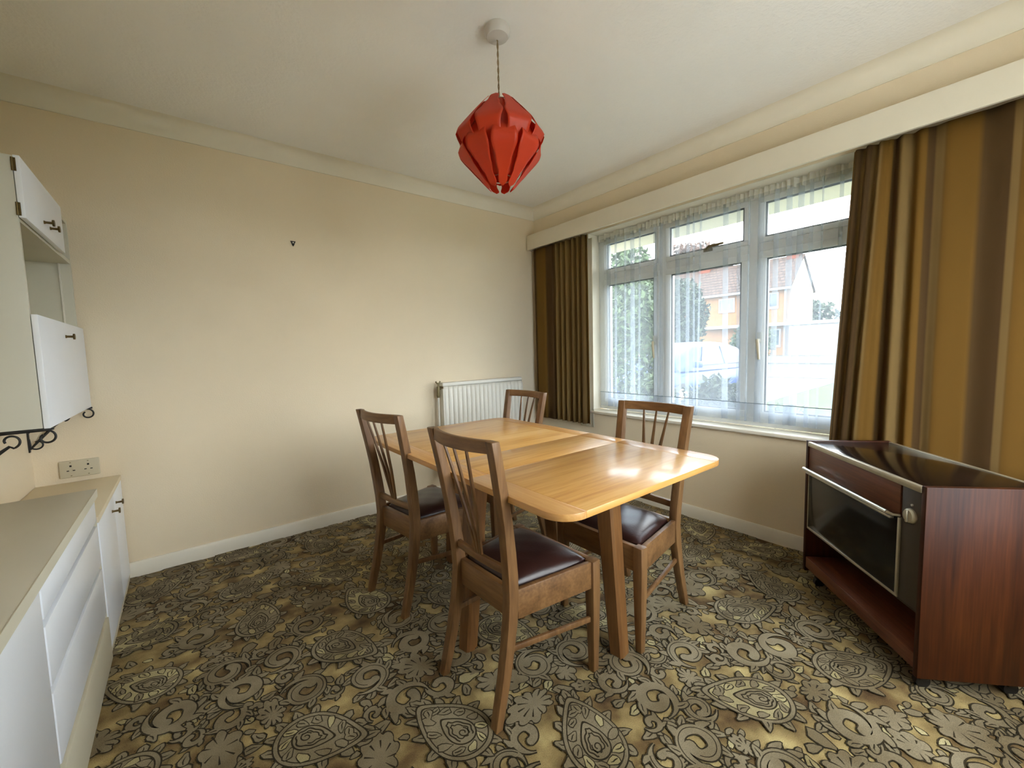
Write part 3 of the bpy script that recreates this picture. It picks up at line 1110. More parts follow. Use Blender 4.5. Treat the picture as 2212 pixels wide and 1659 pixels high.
for k in range(NP):
    for me_, off in ((pmA, 0.0), (pmB, .5)):
        o = link('petal', me_, 'lamp_red', shade)
        o.rotation_euler = (0, 0, (k + off) * 2 * math.pi / NP + 0.32)
for me_ in (pmA, pmB):
    me_.shade_smooth()
for o in shade.children:
    thicken(o, .0012)

# ------------------------------------------------------------------ white fitted units on the left
XB = -3.042
def knob_to(parent, x, y, z, mat='brass'):
    k = MB()
    k.tube([(0, 0, 0), (.006, 0, 0), (.024, 0, 0)], [.007, .0045, .005], 10)
    k.tube([(.023, 0, 0), (.029, 0, 0)], .0125, 14)
    o = k.build('knob', mat, parent)
    o.location = (x, y, z)
    tag(o, 'small brass knob')
    return o
# far low cupboard
fc = empty('corner_cupboard', (XB, -.395, 0))
tag(fc, 'low white two-door cupboard against the back wall below the socket', 'cupboard')
Y0, Y1 = -.395, .377
def fb(name, mat, x0, x1, y0, y1, z0, z1, bev=.002, parent=None):
    return MB().box(x0, x1, y0, y1, z0, z1).build(name, mat, parent or fc, bev)
fb('carcass', 'cabinet_cream', -.31, -.020, Y0 + .004, Y1, 0, .562, 0)
fb('top', 'cupboard_top', -.311, .001, Y0 + .002, Y1, .5625, .586, .002)
d1 = fb('door', 'drawer_white', -.0195, -.001, Y0 + .006, .0585, .035, .560, .002)
knob_to(d1, -.001, -.026, .500)
d2 = fb('door', 'drawer_white', -.0195, -.001, .0615, Y1 - .002, .035, .560, .002)
knob_to(d2, -.001, .115, .505)
fb('plinth', 'cabinet_cream', -.0195, -.004, Y0 + .006, Y1, 0, .034, 0)
# nearer sideboard run
sbd = empty('sideboard', (XB, -1.9, 0))
tag(sbd, 'long white sideboard with drawers and a cream worktop', 'sideboard')
def sx_(name, mat, x0, x1, y0, y1, z0, z1, bev=.002, parent=None):
    return MB().box(x0, x1, y0 + 1.9, y1 + 1.9, z0, z1).build(name, mat, parent or sbd, bev)
SN, SF = -3.3, -.797
sx_('worktop', 'worktop_grey', -.312, .003, SN, SF + .012, .668, .700, .003)
sx_('worktop_edging', 'cabinet_cream', .0032, .005, SN, SF + .012, .668, .7002, 0)
sx_('carcass', 'carcass_gap_shade', -.31, -.060, SN, SF, 0, .667, 0)
sx_('side_panel', 'cabinet_cream', -.0595, -.004, SF - .004, SF + .001, 0, .667, 0)
sx_('plinth', 'cabinet_cream', -.0590, .001, -1.612, SF, 0, .176, .003)
sx_('plinth', 'cabinet_cream', -.0590, -.006, SN, -1.614, 0, .06, .003)
for za, zb in ((.192, .382), (.400, .556), (.574, .664)):
    sx_('drawer', 'drawer_white', -.0590, -.003, -1.596, SF - .008, za, zb, .003)
sx_('door', 'drawer_white', -.0590, -.003, -2.35, -1.610, .065, .662, .003)
sx_('door', 'drawer_white', -.0590, -.003, -3.1, -2.356, .065, .662, .003)

# wall cabinet
XU = -3.143
wc = empty('wall_cabinet', (XU, -.455, .968))
tag(wc, 'white wall cabinet with an open niche between two cupboard doors', 'cabinet')
def wb_(name, mat, x0, x1, y0, y1, z0, z1, bev=.001, parent=None):
    return MB().box(x0 - XU, x1 - XU, y0 + .455, y1 + .455, z0 - .968, z1 - .968).build(name, mat, parent or wc, bev)
wb_('side_panel', 'cabinet_white', WX + .0005, XU, -.885, -.867, .968, 1.905)
wb_('side_panel', 'cabinet_cream', WX + .0005, XU, -.040, -.022, .968, 1.905)
wb_('back_panel', 'cabinet_cream', WX + .0005, WX + .008, -.867, -.040, .968, 1.905, 0)
for zz in (.968, 1.354, 1.690, 1.887):
    wb_('shelf', 'cabinet_cream', WX + .008, XU - .001, -.867, -.040, zz, zz + .018, 0)
wb_('niche_batten', 'gloss_paint', -3.186, -3.180, -.046, -.040, 1.372, 1.690, 0)
ud = wb_('door', 'drawer_white', XU + .002, XU + .019, -.884, -.27, 1.700, 1.908, .002)
knob_to(ud, .019, -.629 + .455, 1.750 - .968)
knob_to(ud, .019, -.532 + .455, 1.750 - .968)
for zz in (1.728, 1.876):
    m_ = MB()
    m_.tube([(XU + .001 - XU, -.887 + .455, zz - .022 - .968), (XU + .001 - XU, -.887 + .455, zz + .022 - .968)], .0035, 8)
    m_.box(XU + .003 - XU, XU + .009 - XU, -.8862 + .455, -.8842 + .455, zz - .022 - .968, zz + .022 - .968)
    tag(m_.build('hinge', 'brass', ud), 'aged brass hinge')
ld = wb_('flap', 'drawer_white', XU + .002, XU + .019, -.884, -.024, .966, 1.371, .002)
knob_to(ld, .019, -.464 + .455, 1.311 - .968)

# scrolled iron brackets under the wall cabinet
def spiral(cx_, cz_, r0, r1, a0, turns, n=26):
    return [(cx_ + (r0 + (r1 - r0) * i / n) * math.cos(a0 + turns * 2 * math.pi * i / n), 0, cz_ + (r0 + (r1 - r0) * i / n) * math.sin(a0 + turns * 2 * math.pi * i / n)) for i in range(n + 1)]
def bracket(y, label):
    r = empty('shelf_bracket', (WX, y, .80))
    tag(r, label, 'bracket', 'black iron shelf brackets')
    m_ = MB()
    m_.box(.002, .235, -.007, .007, .158, .1665)
    m_.build('arm', 'iron_black', r, .001)
    m_ = MB()
    m_.box(.0005, .006, -.009, .009, -.035, .158)
    m_.build('wall_plate', 'iron_black', r, .001)
    m_ = MB()
    # brace from the wall up to a scroll under the arm
    pts = [(.006, 0, -.02), (.05, 0, .035), (.095, 0, .088), (.125, 0, .112)]
    sp = spiral(.128, .130, .026, .012, -math.pi * .42, .78)
    m_.tube(pts + sp, [.004, .006, .0065, .0045] + [.0036] * len(sp), 8)
    m_.build('scroll_brace', 'iron_black', r)
    m_ = MB()
    m_.tube([(.09, 0, .156), (.16, 0, .157)] + spiral(.215, .132, .026, .013, math.pi * .5, -.9), .0036, 8)
    m_.build('scroll', 'iron_black', r)
    m_ = MB()
    m_.tube([(.005, 0, .06)] + spiral(.036, .125, .030, .014, -math.pi * .5, .85), .0036, 8)
    m_.build('scroll', 'iron_black', r)
    m_ = MB()
    m_.tube([(.005, 0, .03)] + spiral(.030, .002, .026, .013, -math.pi * .8, .72), .0036, 8)
    m_.build('scroll', 'iron_black', r)
bracket(-.862, 'black scrolled iron bracket under the near side of the wall cabinet')
bracket(-.035, 'black scrolled iron bracket in the corner above the socket')

# ------------------------------------------------------------------ socket and picture hook
so = empty('power_socket', (-3.193, 0, .652))
tag(so, 'cream double power socket on the back wall above the cupboard', 'socket')
MB().box(-.074, .074, -.012, -.0005, -.044, .044).build('face_plate', 'socket_plastic', so, .004, 3)
for sx in (-.032, .032):
    for hx, hz, w_, h_ in ((0, .016, .004, .0045), (-.011, -.008, .0045, .0022), (.011, -.008, .0045, .0022)):
        MB().box(sx + hx - w_, sx + hx + w_, -.0126, -.010, hz - h_, hz + h_).build('pin_hole', 'socket_hole', so, 0)
    for hz in (.034, -.034):
        MB().box(sx - .003, sx + .003, -.0126, -.010, hz - .0016, hz + .0016).build('screw', 'valve_brass', so, 0)
hk_ = empty('picture_hook', (-2.113, 0, 1.939))
tag(hk_, 'tiny black picture hook on the bare cream wall', 'hook')
m_ = MB()
m_.loft([[(-.016, yy, .014), (.016, yy, .014), (.003, yy, -.018), (-.003, yy, -.018)] for yy in (-.006, -.0005)])
m_.build('plate', 'iron_black', hk_, .001)
m_ = MB()
m_.tube([(0, -.006, -.012), (0, -.016, -.014), (0, -.018, -.002)], .003, 8)
m_.build('prong', 'iron_black', hk_)
m_ = MB()
m_.tube([(0, -.0055, .003), (0, -.0105, .003)], .0045, 10)
m_.build('pin', 'chrome', hk_)

# ------------------------------------------------------------------ carpet pattern: flat tufted motifs, laid like a woven repeat
class Flat:
    def __init__(s):
        s.v, s.f = [], []
    def ribbon(s, pts, ws, z, closed=False):
        n = len(pts)
        b = len(s.v)
        for i, (x, y) in enumerate(pts):
            if closed:
                xa, ya = pts[i - 1]
                xb, yb = pts[(i + 1) % n]
            else:
                xa, ya = pts[max(i - 1, 0)]
                xb, yb = pts[min(i + 1, n - 1)]
            dx, dy = xb - xa, yb - ya
            l = math.hypot(dx, dy) or 1
            w = ws[i] if isinstance(ws, list) else ws
            s.v.append((x - dy / l * w, y + dx / l * w, z))
            s.v.append((x + dy / l * w, y - dx / l * w, z))
        for i in range(n if closed else n - 1):
            k = (i + 1) % n
            s.f.append((b + 2 * i + 1, b + 2 * k + 1, b + 2 * k, b + 2 * i))
    def fan(s, c, pts, z):
        b = len(s.v)
        s.v.append((c[0], c[1], z))
        for q in pts:
            s.v.append((q[0], q[1], z))
        n = len(pts)
        for i in range(n):
            s.f.append((b, b + 1 + i, b + 1 + (i + 1) % n))

fo, ff, fd, fp = Flat(), Flat(), Flat(), Flat()
LN, DZ = .0046, .00016
rp = random.Random(21)
CX0, CX1, CY0, CY1 = -3.05, -.02, -3.20, -.02

def xf(q, c, a, sc=1.0):
    ca, sa = math.cos(a) * sc, math.sin(a) * sc
    return (c[0] + q[0] * ca - q[1] * sa, c[1] + q[0] * sa + q[1] * ca)

def blob(c, a, l, w, z, pale=False, n=11, ln=LN):
    z += rp.random() * .0004
    pts, po = [], []
    k1, k2 = rp.uniform(0, 6.28), rp.uniform(0, 6.28)
    for i in range(n):
        t = 2 * math.pi * i / n
        jt = 1 + .10 * math.sin(3 * t + k1) + .07 * math.sin(5 * t + k2)
        px_ = l * math.cos(t) * jt
        py_ = w * math.sin(t) * (1 - .35 * math.cos(t)) * jt
        pts.append(xf((px_, py_), c, a))
        po.append(xf((px_ * (1 + ln / l), py_ * (1 + ln / w)), c, a))
    fo.fan(c, po, z)
    (fp if pale else ff).fan(c, pts, z + DZ)
    if l > .017 and rp.random() < .75:
        fd.ribbon([xf((l * q_, w * .18 * math.sin(q_ * 4 + k1)), c, a) for q_ in (-.75, -.3, .1, .5)], [.0014, .0021, .0018, .0006], z + 1.5 * DZ)

def scroll(c, a, R, flip, w0, turns, z, leaves=6):
    z += rp.random() * .0004
    n = 40
    pts, ws = [], []
    k1 = rp.uniform(0, 6.28)
    for i in range(n + 1):
        t = i / n
        th = turns * 2 * math.pi * t
        r = R * (.44 + .56 * t ** 1.25) * (1 if t < .8 else 1 + (t - .8) * .9)
        pts.append((r * math.cos(th), flip * r * math.sin(th)))
        ws.append(w0 * (.55 + .45 * math.sin(math.pi * min(1, .2 + t * .9))) * (1 + .07 * math.sin(th * 4 + k1)) * (1 if t < .88 else max(.15, (1 - t) / .12)))
    P = [xf(q, c, a) for q in pts]
    # leaflets sprouting from the outer edge, tucked under the stem
    for k in range(leaves):
        t = .30 + .62 * (k + .5) / leaves
        i = int(t * n)
        dx, dy = P[i + 1][0] - P[i - 1][0], P[i + 1][1] - P[i - 1][1]
        l = math.hypot(dx, dy)
        nx, ny = dy / l * flip, -dx / l * flip
        off = ws[i] + w0 * .55
        blob((P[i][0] + nx * off, P[i][1] + ny * off), math.atan2(ny, nx) - flip * .7 + rp.uniform(-.3, .3), w0 * rp.uniform(1.1, 1.5), w0 * .62, z - 2 * DZ)
    fo.ribbon(P, [w + LN for w in ws], z)
    ff.ribbon(P, ws, z + DZ)
    nrm = []
    for i in range(5, n - 4):
        dx, dy = P[i + 1][0] - P[i - 1][0], P[i + 1][1] - P[i - 1][1]
        l = math.hypot(dx, dy)
        nrm.append((P[i][0] + dy / l * ws[i] * .35 * flip, P[i][1] - dx / l * ws[i] * .35 * flip))
    if R > .04 and rp.random() < .6:
        fd.ribbon(nrm, .0015, z + 1.5 * DZ)
    e0 = [(P[0][0] + ws[0] * 1.15 * math.cos(k * math.pi / 5), P[0][1] + ws[0] * 1.15 * math.sin(k * math.pi / 5)) for k in range(10)]
    e1 = [(P[0][0] + (ws[0] * 1.15 + LN) * math.cos(k * math.pi / 5), P[0][1] + (ws[0] * 1.15 + LN) * math.sin(k * math.pi / 5)) for k in range(10)]
    fo.fan(P[0], e1, z - .3 * DZ)
    ff.fan(P[0], e0, z + .7 * DZ)

def oak_leaf(c, a, R, z):
    z += rp.random() * .0004
    lobes = rp.choice([7, 9, 11])
    n = lobes * 7
    po, pts = [], []
    k1, k2 = rp.uniform(0, 6.28), rp.uniform(0, 6.28)
    for i in range(n):
        t = 2 * math.pi * i / n
        r = R * (.60 + .34 * abs(math.cos(lobes * t / 2)) ** .55) * (1 + .25 * math.cos(t) + .10 * math.sin(2 * t + k1) + .08 * math.sin(5 * t + k2))
        pts.append(xf((r * 1.15 * math.cos(t), .82 * r * math.sin(t)), c, a))
        r2 = r + LN
        po.append(xf((r2 * 1.15 * math.cos(t), .82 * r2 * math.sin(t)), c, a))
    fo.fan(c, po, z)
    ff.fan(c, pts, z + DZ)
    for k in range(lobes):
        t = 2 * math.pi * (k + .5) / lobes
        f0 = rp.uniform(.25, .42)
        fd.ribbon([xf((R * f_ * 1.15 * math.cos(t + .12 * f_), .82 * R * f_ * math.sin(t + .12 * f_)), c, a) for f_ in (f0, .52, .72)], [.0005, .0020, .0030], z + 2 * DZ)

def tear(s_, n=60):
    out = []
    for i in range(n):
        t = 2 * math.pi * i / n
        k = (1 - math.cos(t)) / 2
        x = .138 * math.cos(t) - .02
        y = .104 * math.sin(t) * (1 - .55 * k ** 2)
        y += .052 * k ** 3
        out.append((x * s_, y * s_))
    return out

def paisley(c, a, s_, flip, z):
    fl_ = lambda pts: [xf((q[0], q[1] * flip), c, a, s_) for q in pts]
    # fringe of leaves, tucked under the rim
    outer, rim = tear(1.17), tear(1.0)
    for i in range(rp.choice([0, 1]), 60, 4):
        q, q0 = outer[i], rim[i]
        an = math.atan2((q[1] - q0[1]) * flip, q[0] - q0[0]) + a
        cc = xf((q[0], q[1] * flip), c, a, s_)
        blob(cc, an + rp.uniform(-.45, .45), .0265 * s_ * rp.uniform(.85, 1.2), .0150 * s_ * rp.uniform(.85, 1.15), z - 3 * DZ - rp.random() * DZ * 3)
    o1 = fl_(rim)
    cen = xf((.02, .0), c, a, s_)
    fo.fan(cen, fl_(tear(1.13)), z)
    ff.fan(cen, fl_(tear(1.085)), z + DZ)
    fo.fan(cen, fl_(tear(.975)), z + 2 * DZ)
    fp_ = ff if rp.random() < .6 else fp
    fp_.fan(cen, fl_(tear(.935)), z + 3 * DZ)
    zz = z + 5 * DZ
    base = tear(.76)
    for i in range(0, 60, 5):
        q, nx = base[i], base[(i + 1) % 60]
        an = math.atan2((nx[1] - q[1]) * flip, nx[0] - q[0]) + a
        cc = xf((q[0], q[1] * flip), c, a, s_)
        blob(cc, an + rp.uniform(.2, 1.1) * flip, .0215 * s_ * rp.uniform(.85, 1.2), .0120 * s_ * rp.uniform(.8, 1.2), zz, rp.random() < .3, 10, .0034)
    o2 = [(q[0] + .012, q[1]) for q in tear(.52)]
    fo.fan(cen, fl_(o2), zz + 2 * DZ)
    ff.fan(cen, fl_([(q[0] + .012, q[1]) for q in tear(.47)]), zz + 3 * DZ)
    for f_, w_ in ((.36, .0026), (.25, .0022)):
        pts = [(q[0] + .016 + .002 * math.sin(i * .9), q[1] + .002 * math.cos(i * .7)) for i, q in enumerate(tear(f_))]
        fd.ribbon(fl_(pts[:rp.choice([44, 50, 60])]), w_ * s_, zz + 4 * DZ)
    sp = []
    for i in range(22):
        t = i / 21
        th = t * 2 * math.pi * 1.3
        rr = .005 + .013 * t
        sp.append((.026 + rr * 1.25 * math.cos(th), rr * math.sin(th)))
    fd.ribbon(fl_(sp), .0022 * s_, zz + 4 * DZ)

cell = .1
class Packer:
    def __init__(s):
        s.g = {}
    def put(s, x, y, r):
        s.g.setdefault((int(x // cell), int(y // cell)), []).append((x, y, r))
    def free(s, x, y, r):
        R_ = 4
        i0, j0 = int(x // cell), int(y // cell)
        for i in range(i0 - R_, i0 + R_ + 1):
            for j in range(j0 - R_, j0 + R_ + 1):
                for (px_, py_, pr) in s.g.get((i, j), ()):
                    if (px_ - x) ** 2 + (py_ - y) ** 2 < (pr + r) ** 2:
                        return False
        return True
pk = Packer()
def darts(r, tries, fn_):
    for _ in range(tries):
        x, y = rp.uniform(CX0, CX1), rp.uniform(CY0, CY1)
        if pk.free(x, y, r):
            pk.put(x, y, r)
            fn_(x, y)
ang = lambda: rp.uniform(0, 6.28)
sgn = lambda: rp.choice([-1, 1])
big = [(-2.30, -1.34, 2.5, 1), (-2.14, -1.985, -.9, 1), (-1.825, -2.285, -2.2, -1), (-1.30, -2.535, -.6, 1), (-.90, -2.70, 2.3, -1), (-.83, -2.285, 2.9, 1), (-2.50, -1.72, 2.2, -1)]
for (x, y, a, f_) in big:
    paisley((x, y), a, .92, f_, .0056)
    pk.put(x, y, .150)
for ix in range(9):
    for iy in range(10):
        x = CX0 + .1 + ix * .40 + rp.uniform(-.05, .05)
        y = CY0 + .1 + iy * .40 + (.20 if ix % 2 else 0) + rp.uniform(-.05, .05)
        if x > CX1 - .1 or y > CY1 - .05:
            continue
        if pk.free(x, y, .150):
            paisley((x, y), rp.choice([.6, 2.4, -.8, -2.3]) + rp.uniform(-.3, .3), rp.uniform(.84, .96), sgn(), .0056)
            pk.put(x, y, .148)
darts(.070, 3500, lambda x, y: scroll((x, y), ang(), .070, sgn(), .0185, rp.uniform(1.05, 1.35), .0040, 7) if rp.random() < .68 else oak_leaf((x, y), ang(), .078, .0040))
darts(.046, 6500, lambda x, y: scroll((x, y), ang(), .050, sgn(), .0140, rp.uniform(.95, 1.25), .0030, 5) if rp.random() < .6 else oak_leaf((x, y), ang(), .055, .0030))
darts(.028, 11000, lambda x, y: scroll((x, y), ang(), .030, sgn(), .0095, rp.uniform(.85, 1.1), .0022, 3) if rp.random() < .4 else (oak_leaf((x, y), ang(), .036, .0022) if rp.random() < .35 else blob((x, y), ang(), .040, .0195, .0022, rp.random() < .15)))
darts(.0165, 20000, lambda x, y: blob((x, y), ang(), .024, .0130, .0015, rp.random() < .2) if rp.random() < .8 else None)
darts(.0105, 26000, lambda x, y: blob((x, y), ang(), .0155, .0085, .0009, rp.random() < .3, 9, .0036) if rp.random() < .5 else None)
for nm, F_, mt in (('pattern_outline', fo, 'carpet_outline'), ('pattern_leaf', ff, 'carpet_fill'), ('pattern_vein', fd, 'carpet_outline'), ('pattern_petal', fp, 'carpet_fill_pale')):
    me = bpy.data.meshes.new(nm)
    me.from_pydata(F_.v, [], F_.f)
    tag(link(nm, me, mt, floor), kind='stuff')

# ------------------------------------------------------------------ outdoors, beyond the net curtain
plain('grass', (56, 66, 36), .95, spec=.1, var=.3, vscale=3)
plain('asphalt', (60, 62, 67), .9, spec=.2, var=.1, vscale=4)
plain('paving', (78, 76, 73), .9, spec=.2, var=.15, vscale=2)
plain('render_orange', (124, 90, 60), .9, spec=.1, var=.08, vscale=2)
plain('render_cream', (128, 116, 98), .9, spec=.1, var=.05, vscale=2)
plain('brick_red', (100, 54, 40), .9, spec=.1, var=.2, vscale=9)
plain('render_white', (142, 142, 142), .8, spec=.2, var=.03)
plain('dark_window', (60, 70, 78), .1, spec=.6, var=.2)
plain('car_blue', (20, 48, 100), .35, spec=.3, var=.04)
plain('car_glass', (40, 46, 54), .15, spec=.3, var=.2)
plain('tyre', (30, 30, 32), .8)
plain('bark', (84, 70, 54), .95, var=.3, vscale=20)
plain('leaf_dark', (36, 48, 30), .6, spec=.3, var=.45, vscale=5)
plain('leaf_mid', (54, 70, 40), .6, spec=.3, var=.45, vscale=7)
plain('leaf_copper', (76, 54, 42), .6, spec=.3, var=.45, vscale=6)

def roof_mat(name):
    m, N, Lk, out = nmat(name)
    b = principled(N, None, .9, 0, .1)
    tc = N.new('ShaderNodeTexCoord')
    br = N.new('ShaderNodeTexBrick')
    br.inputs['Color1'].default_value = L3((78, 62, 54))
    br.inputs['Color2'].default_value = L3((68, 54, 48))
    br.inputs['Mortar'].default_value = L3((42, 34, 31))
    br.inputs['Scale'].default_value = 1.0
    br.inputs['Brick Width'].default_value = .32
    br.inputs['Row Height'].default_value = .25
    br.inputs['Mortar Size'].default_value = .03
    sp = N.new('ShaderNodeSeparateXYZ')
    cb = N.new('ShaderNodeCombineXYZ')
    Lk.new(tc.outputs['Object'], sp.inputs['Vector'])
    Lk.new(sp.outputs['Y'], cb.inputs['X'])
    Lk.new(sp.outputs['Z'], cb.inputs['Y'])
    Lk.new(cb.outputs['Vector'], br.inputs['Vector'])
    Lk.new(br.outputs['Color'], b.inputs['Base Color'])
    Lk.new(b.outputs['BSDF'], out.inputs['Surface'])
roof_mat('roof_tile')

def gz(x):
    return -.36 + max(0, x) * .021
def strip(name, mat, x0, x1, y0, y1, dz, label):
    mb = MB()
    n = 6
    rings = []
    for i in range(n + 1):
        x = x0 + (x1 - x0) * i / n
        rings.append([(x, y0, gz(x) + dz - .3), (x, y1, gz(x) + dz - .3), (x, y1, gz(x) + dz), (x, y0, gz(x) + dz)])
    tag(mb.loft(rings).build(name, mat), label, kind='structure')
strip('front_lawn', 'grass', T, 14.5, -30, 60, 0, 'green front lawn outside the window')
tag(MB().box(-60, T - .01, -70, RY - .21, -.66, -.36).build('added_back_lawn', 'grass'), 'unseen green ground added behind the fill-light window', kind='structure')  # unseen ground added to cut the upward light reaching the ceiling
plain('bounce_pale', (206, 203, 196), .9, spec=.2, var=.08, vscale=1.5)
tag(MB().box(-9, T - .01, -12, RY - .21, -.38, -.34).build('bounce_slab', 'bounce_pale'), 'unseen pale slab added to bounce light to the ceiling', kind='structure')  # unseen reflector added outside the rear opening, kept pale to lift the ceiling
strip('pavement', 'paving', 14.5, 16.0, -30, 60, .03, 'pale pavement across the lawn')
strip('road', 'asphalt', 16.0, 23.0, -30, 60, -.04, 'grey road in front of the house opposite')
strip('verge', 'paving', 23.0, 70, -30, 80, .03, 'pale forecourt of the house opposite')
strip('driveway', 'paving', 3.0, 14.45, .9, 4.3, .015, 'pale driveway under the blue car')

# house opposite
HX, HY0, HY1 = 32.0, 8.30, 24.0
hz0 = gz(32) + .02
house = empty('house', (HX, 16, hz0))
tag(house, 'orange rendered house with brown tiled roof across the road', 'house')
def hb(name, mat, x0, x1, y0, y1, z0, z1, parent=None, bev=0):
    return MB().box(x0 - HX, x1 - HX, y0 - 16, y1 - 16, z0 - hz0, z1 - hz0).build(name, mat, parent or house, bev)
hb('wall', 'render_orange', HX, HX + 4.6, HY0 + .01, HY1, hz0, 5.25)
# gable end wall, cream
m_ = MB()
m_.loft([[(0, yy, 0), (4.6, yy, 0), (4.6, yy, 5.25 - hz0), (2.3, yy, 7.55 - hz0), (0, yy, 5.25 - hz0)] for yy in (HY0 - 16 - .05, HY0 - 16 + .008)])
m_.build('gable_wall', 'render_cream', house)
m_ = MB()
ov = .35
for (xa, za, xb, zb) in ((-ov, 5.12, 2.3, 7.72), (2.3, 7.72, 4.6 + ov, 5.12)):
    m_.loft([[(xa, yy, za - hz0), (xb, yy, zb - hz0), (xb, yy, zb + .14 - hz0), (xa, yy, za + .14 - hz0)] for yy in (HY0 - 16 - .12, HY1 - 16 + .1)])
m_.build('roof', 'roof_tile', house)
hb('gutter', 'render_white', HX - .48, HX - .32, HY0 - .1, HY1, 5.10, 5.26)
hb('downpipe', 'render_white', HX - .14, HX - .04, HY0 + .25, HY0 + .35, hz0, 5.2)
hb('chimney', 'brick_red', HX + 2.0, HX + 2.9, HY0 + .2, HY0 + 1.0, 7.3, 8.35)
hb('chimney', 'brick_red', HX + 2.0, HX + 2.9, 15.2, 16.2, 7.3, 9.3)
def hwin(y0, y1, z0, z1):
    w = empty('house_window', (0, 0, 0))
    w.parent = house
    t_ = .10
    m_ = MB()
    for a, b, c, d in ((y0, y1, z0 - .06, z0 + t_), (y0, y1, z1 - t_, z1), (y0, y0 + t_, z0 + t_, z1 - t_), (y1 - t_, y1, z0 + t_, z1 - t_)):
        m_.box(-.08, .02, a - 16, b - 16, c - hz0, d - hz0)
    m_.build('window_frame', 'render_white', w)
    hb('window_pane', 'dark_window', HX - .03, HX + .015, y0 + t_, y1 - t_, z0 + t_, z1 - t_, w)
hwin(12.15, 13.4, 3.85, 4.92)
hwin(9.05, 9.75, 3.85, 4.98)
hwin(8.85, 9.7, 1.0, 2.3)
hwin(16.5, 18.0, 3.85, 4.92)
# flat-roofed porch and garage in front
gar = empty('garage', (HX - .6, 8, hz0))
tag(gar, 'white flat-roofed garage beside the orange house', 'garage')
def gb(name, mat, x0, x1, y0, y1, z0, z1, parent=None):
    return MB().box(x0 - HX + .6, x1 - HX + .6, y0 - 8, y1 - 8, z0 - hz0, z1 - hz0).build(name, mat, parent or gar)
gb('wall', 'render_white', HX - .58, HX + 5, 3.2, HY0 - .15, hz0, 2.5)
gd = gb('garage_door', 'render_white', HX - .63, HX - .585, 6.15, HY0 - .25, hz0 + .02, 2.28)
for k in range(8):
    zz = hz0 + .2 + k * .24
    gb('door_rib', 'render_white', HX - .645, HX - .632, 6.2, HY0 - .3, zz, zz + .16, gd)
gb('fascia', 'render_white', HX - .75, HX - .60, 3.1, HY0 - .14, 2.50, 2.72)
gb('roof_slab', 'asphalt', HX - .60, HX + 5, 3.1, HY0 - .14, 2.53, 2.70)
hb('porch_fascia', 'render_white', HX - .75, HX - .60, HY0 - .12, 14.6, 2.50, 2.72)
hb('porch_roof', 'asphalt', HX - .60, HX, HY0 - .12, 14.6, 2.53, 2.70)

# neighbour's white house, far left
nb = empty('neighbour_house', (33, 28.5, hz0))
tag(nb, 'white gabled house behind the tree, far left', 'house')
m_ = MB()
m_.box(0, 7, 0, 12, 0, 6)
m_.build('wall', 'render_white', nb)
m_ = MB()
m_.loft([[(-.4, yy, 5.9), (3.5, yy, 9.2), (7.4, yy, 5.9)] for yy in (-.3, 12.3)])
m_.build('roof', 'roof_tile', nb)

# car on the drive
car = empty('parked_car', (7.0, 2.45, gz(7.0) + .015), math.radians(176))
tag(car, 'blue hatchback car parked on the driveway', 'car')
def sect(x, zl, zh, hw_, n=12, pw=4.0, zc=None):
    out = []
    c_, h_ = (zl + zh) / 2, (zh - zl) / 2
    for i in range(n):
        t = 2 * math.pi * (i + .5) / n
        ct, st_ = math.cos(t), math.sin(t)
        out.append((x, hw_ * math.copysign(abs(ct) ** (2 / pw), ct), c_ + h_ * math.copysign(abs(st_) ** (2 / pw), st_)))
    return out
m_ = MB()
m_.loft([sect(x, a, b, w_) for x, a, b, w_ in ((-2.0, .45, .72, .62), (-1.95, .30, .92, .80), (-1.5, .20, .96, .86), (0, .18, .94, .87), (.9, .18, .92, .87), (1.5, .20, .84, .84), (1.95, .28, .74, .74), (2.08, .36, .62, .60))])
m_.build('body', 'car_blue', car, 0, smooth=60)
m_ = MB()
def cab(x, zt, wb0, wt0):
    zt = max(zt, .90)
    h_ = zt - .84
    return [(x, -wb0, .84), (x, -wb0 + (wb0 - wt0) * .55, .84 + h_ * .6), (x, -wt0, .84 + h_ * .90), (x, -wt0 * .75, .84 + h_ * .985), (x, 0, .84 + h_),
            (x, wt0 * .75, .84 + h_ * .985), (x, wt0, .84 + h_ * .90), (x, wb0 - (wb0 - wt0) * .55, .84 + h_ * .6), (x, wb0, .84)]
m_.loft([cab(*q) for q in ((-1.95, .94, .72, .60), (-1.75, 1.22, .76, .58), (-1.5, 1.38, .78, .58), (-1.1, 1.46, .80, .60), (-.5, 1.50, .81, .62), (0, 1.49, .81, .62), (.4, 1.43, .81, .61), (.8, 1.22, .80, .62), (1.2, .95, .76, .64))])
m_.build('cabin', 'car_blue', car, 0, smooth=60)
def quad_pane(pts, name='side_window'):
    c = sum((Vector(q) for q in pts), Vector()) / 4
    n_ = (Vector(pts[1]) - Vector(pts[0])).cross(Vector(pts[2]) - Vector(pts[0])).normalized() * .012
    m_ = MB()
    m_.loft([[Vector(q) - n_ for q in pts], [Vector(q) + n_ for q in pts]])
    m_.build(name, 'car_glass', car)
for s_ in (-1, 1):
    quad_pane([(-1.35, s_ * .775, .96), (-.55, s_ * .795, .96), (-.55, s_ * .650, 1.38), (-1.18, s_ * .640, 1.35)])
    quad_pane([(-.48, s_ * .795, .96), (.45, s_ * .792, .96), (.18, s_ * .645, 1.37), (-.48, s_ * .652, 1.39)])
quad_pane([(1.16, -.66, .93), (1.16, .66, .93), (.52, .50, 1.35), (.52, -.50, 1.35)], 'windscreen')
quad_pane([(-1.86, -.62, .95), (-1.86, .62, .95), (-1.60, .48, 1.30), (-1.60, -.48, 1.30)], 'rear_window')
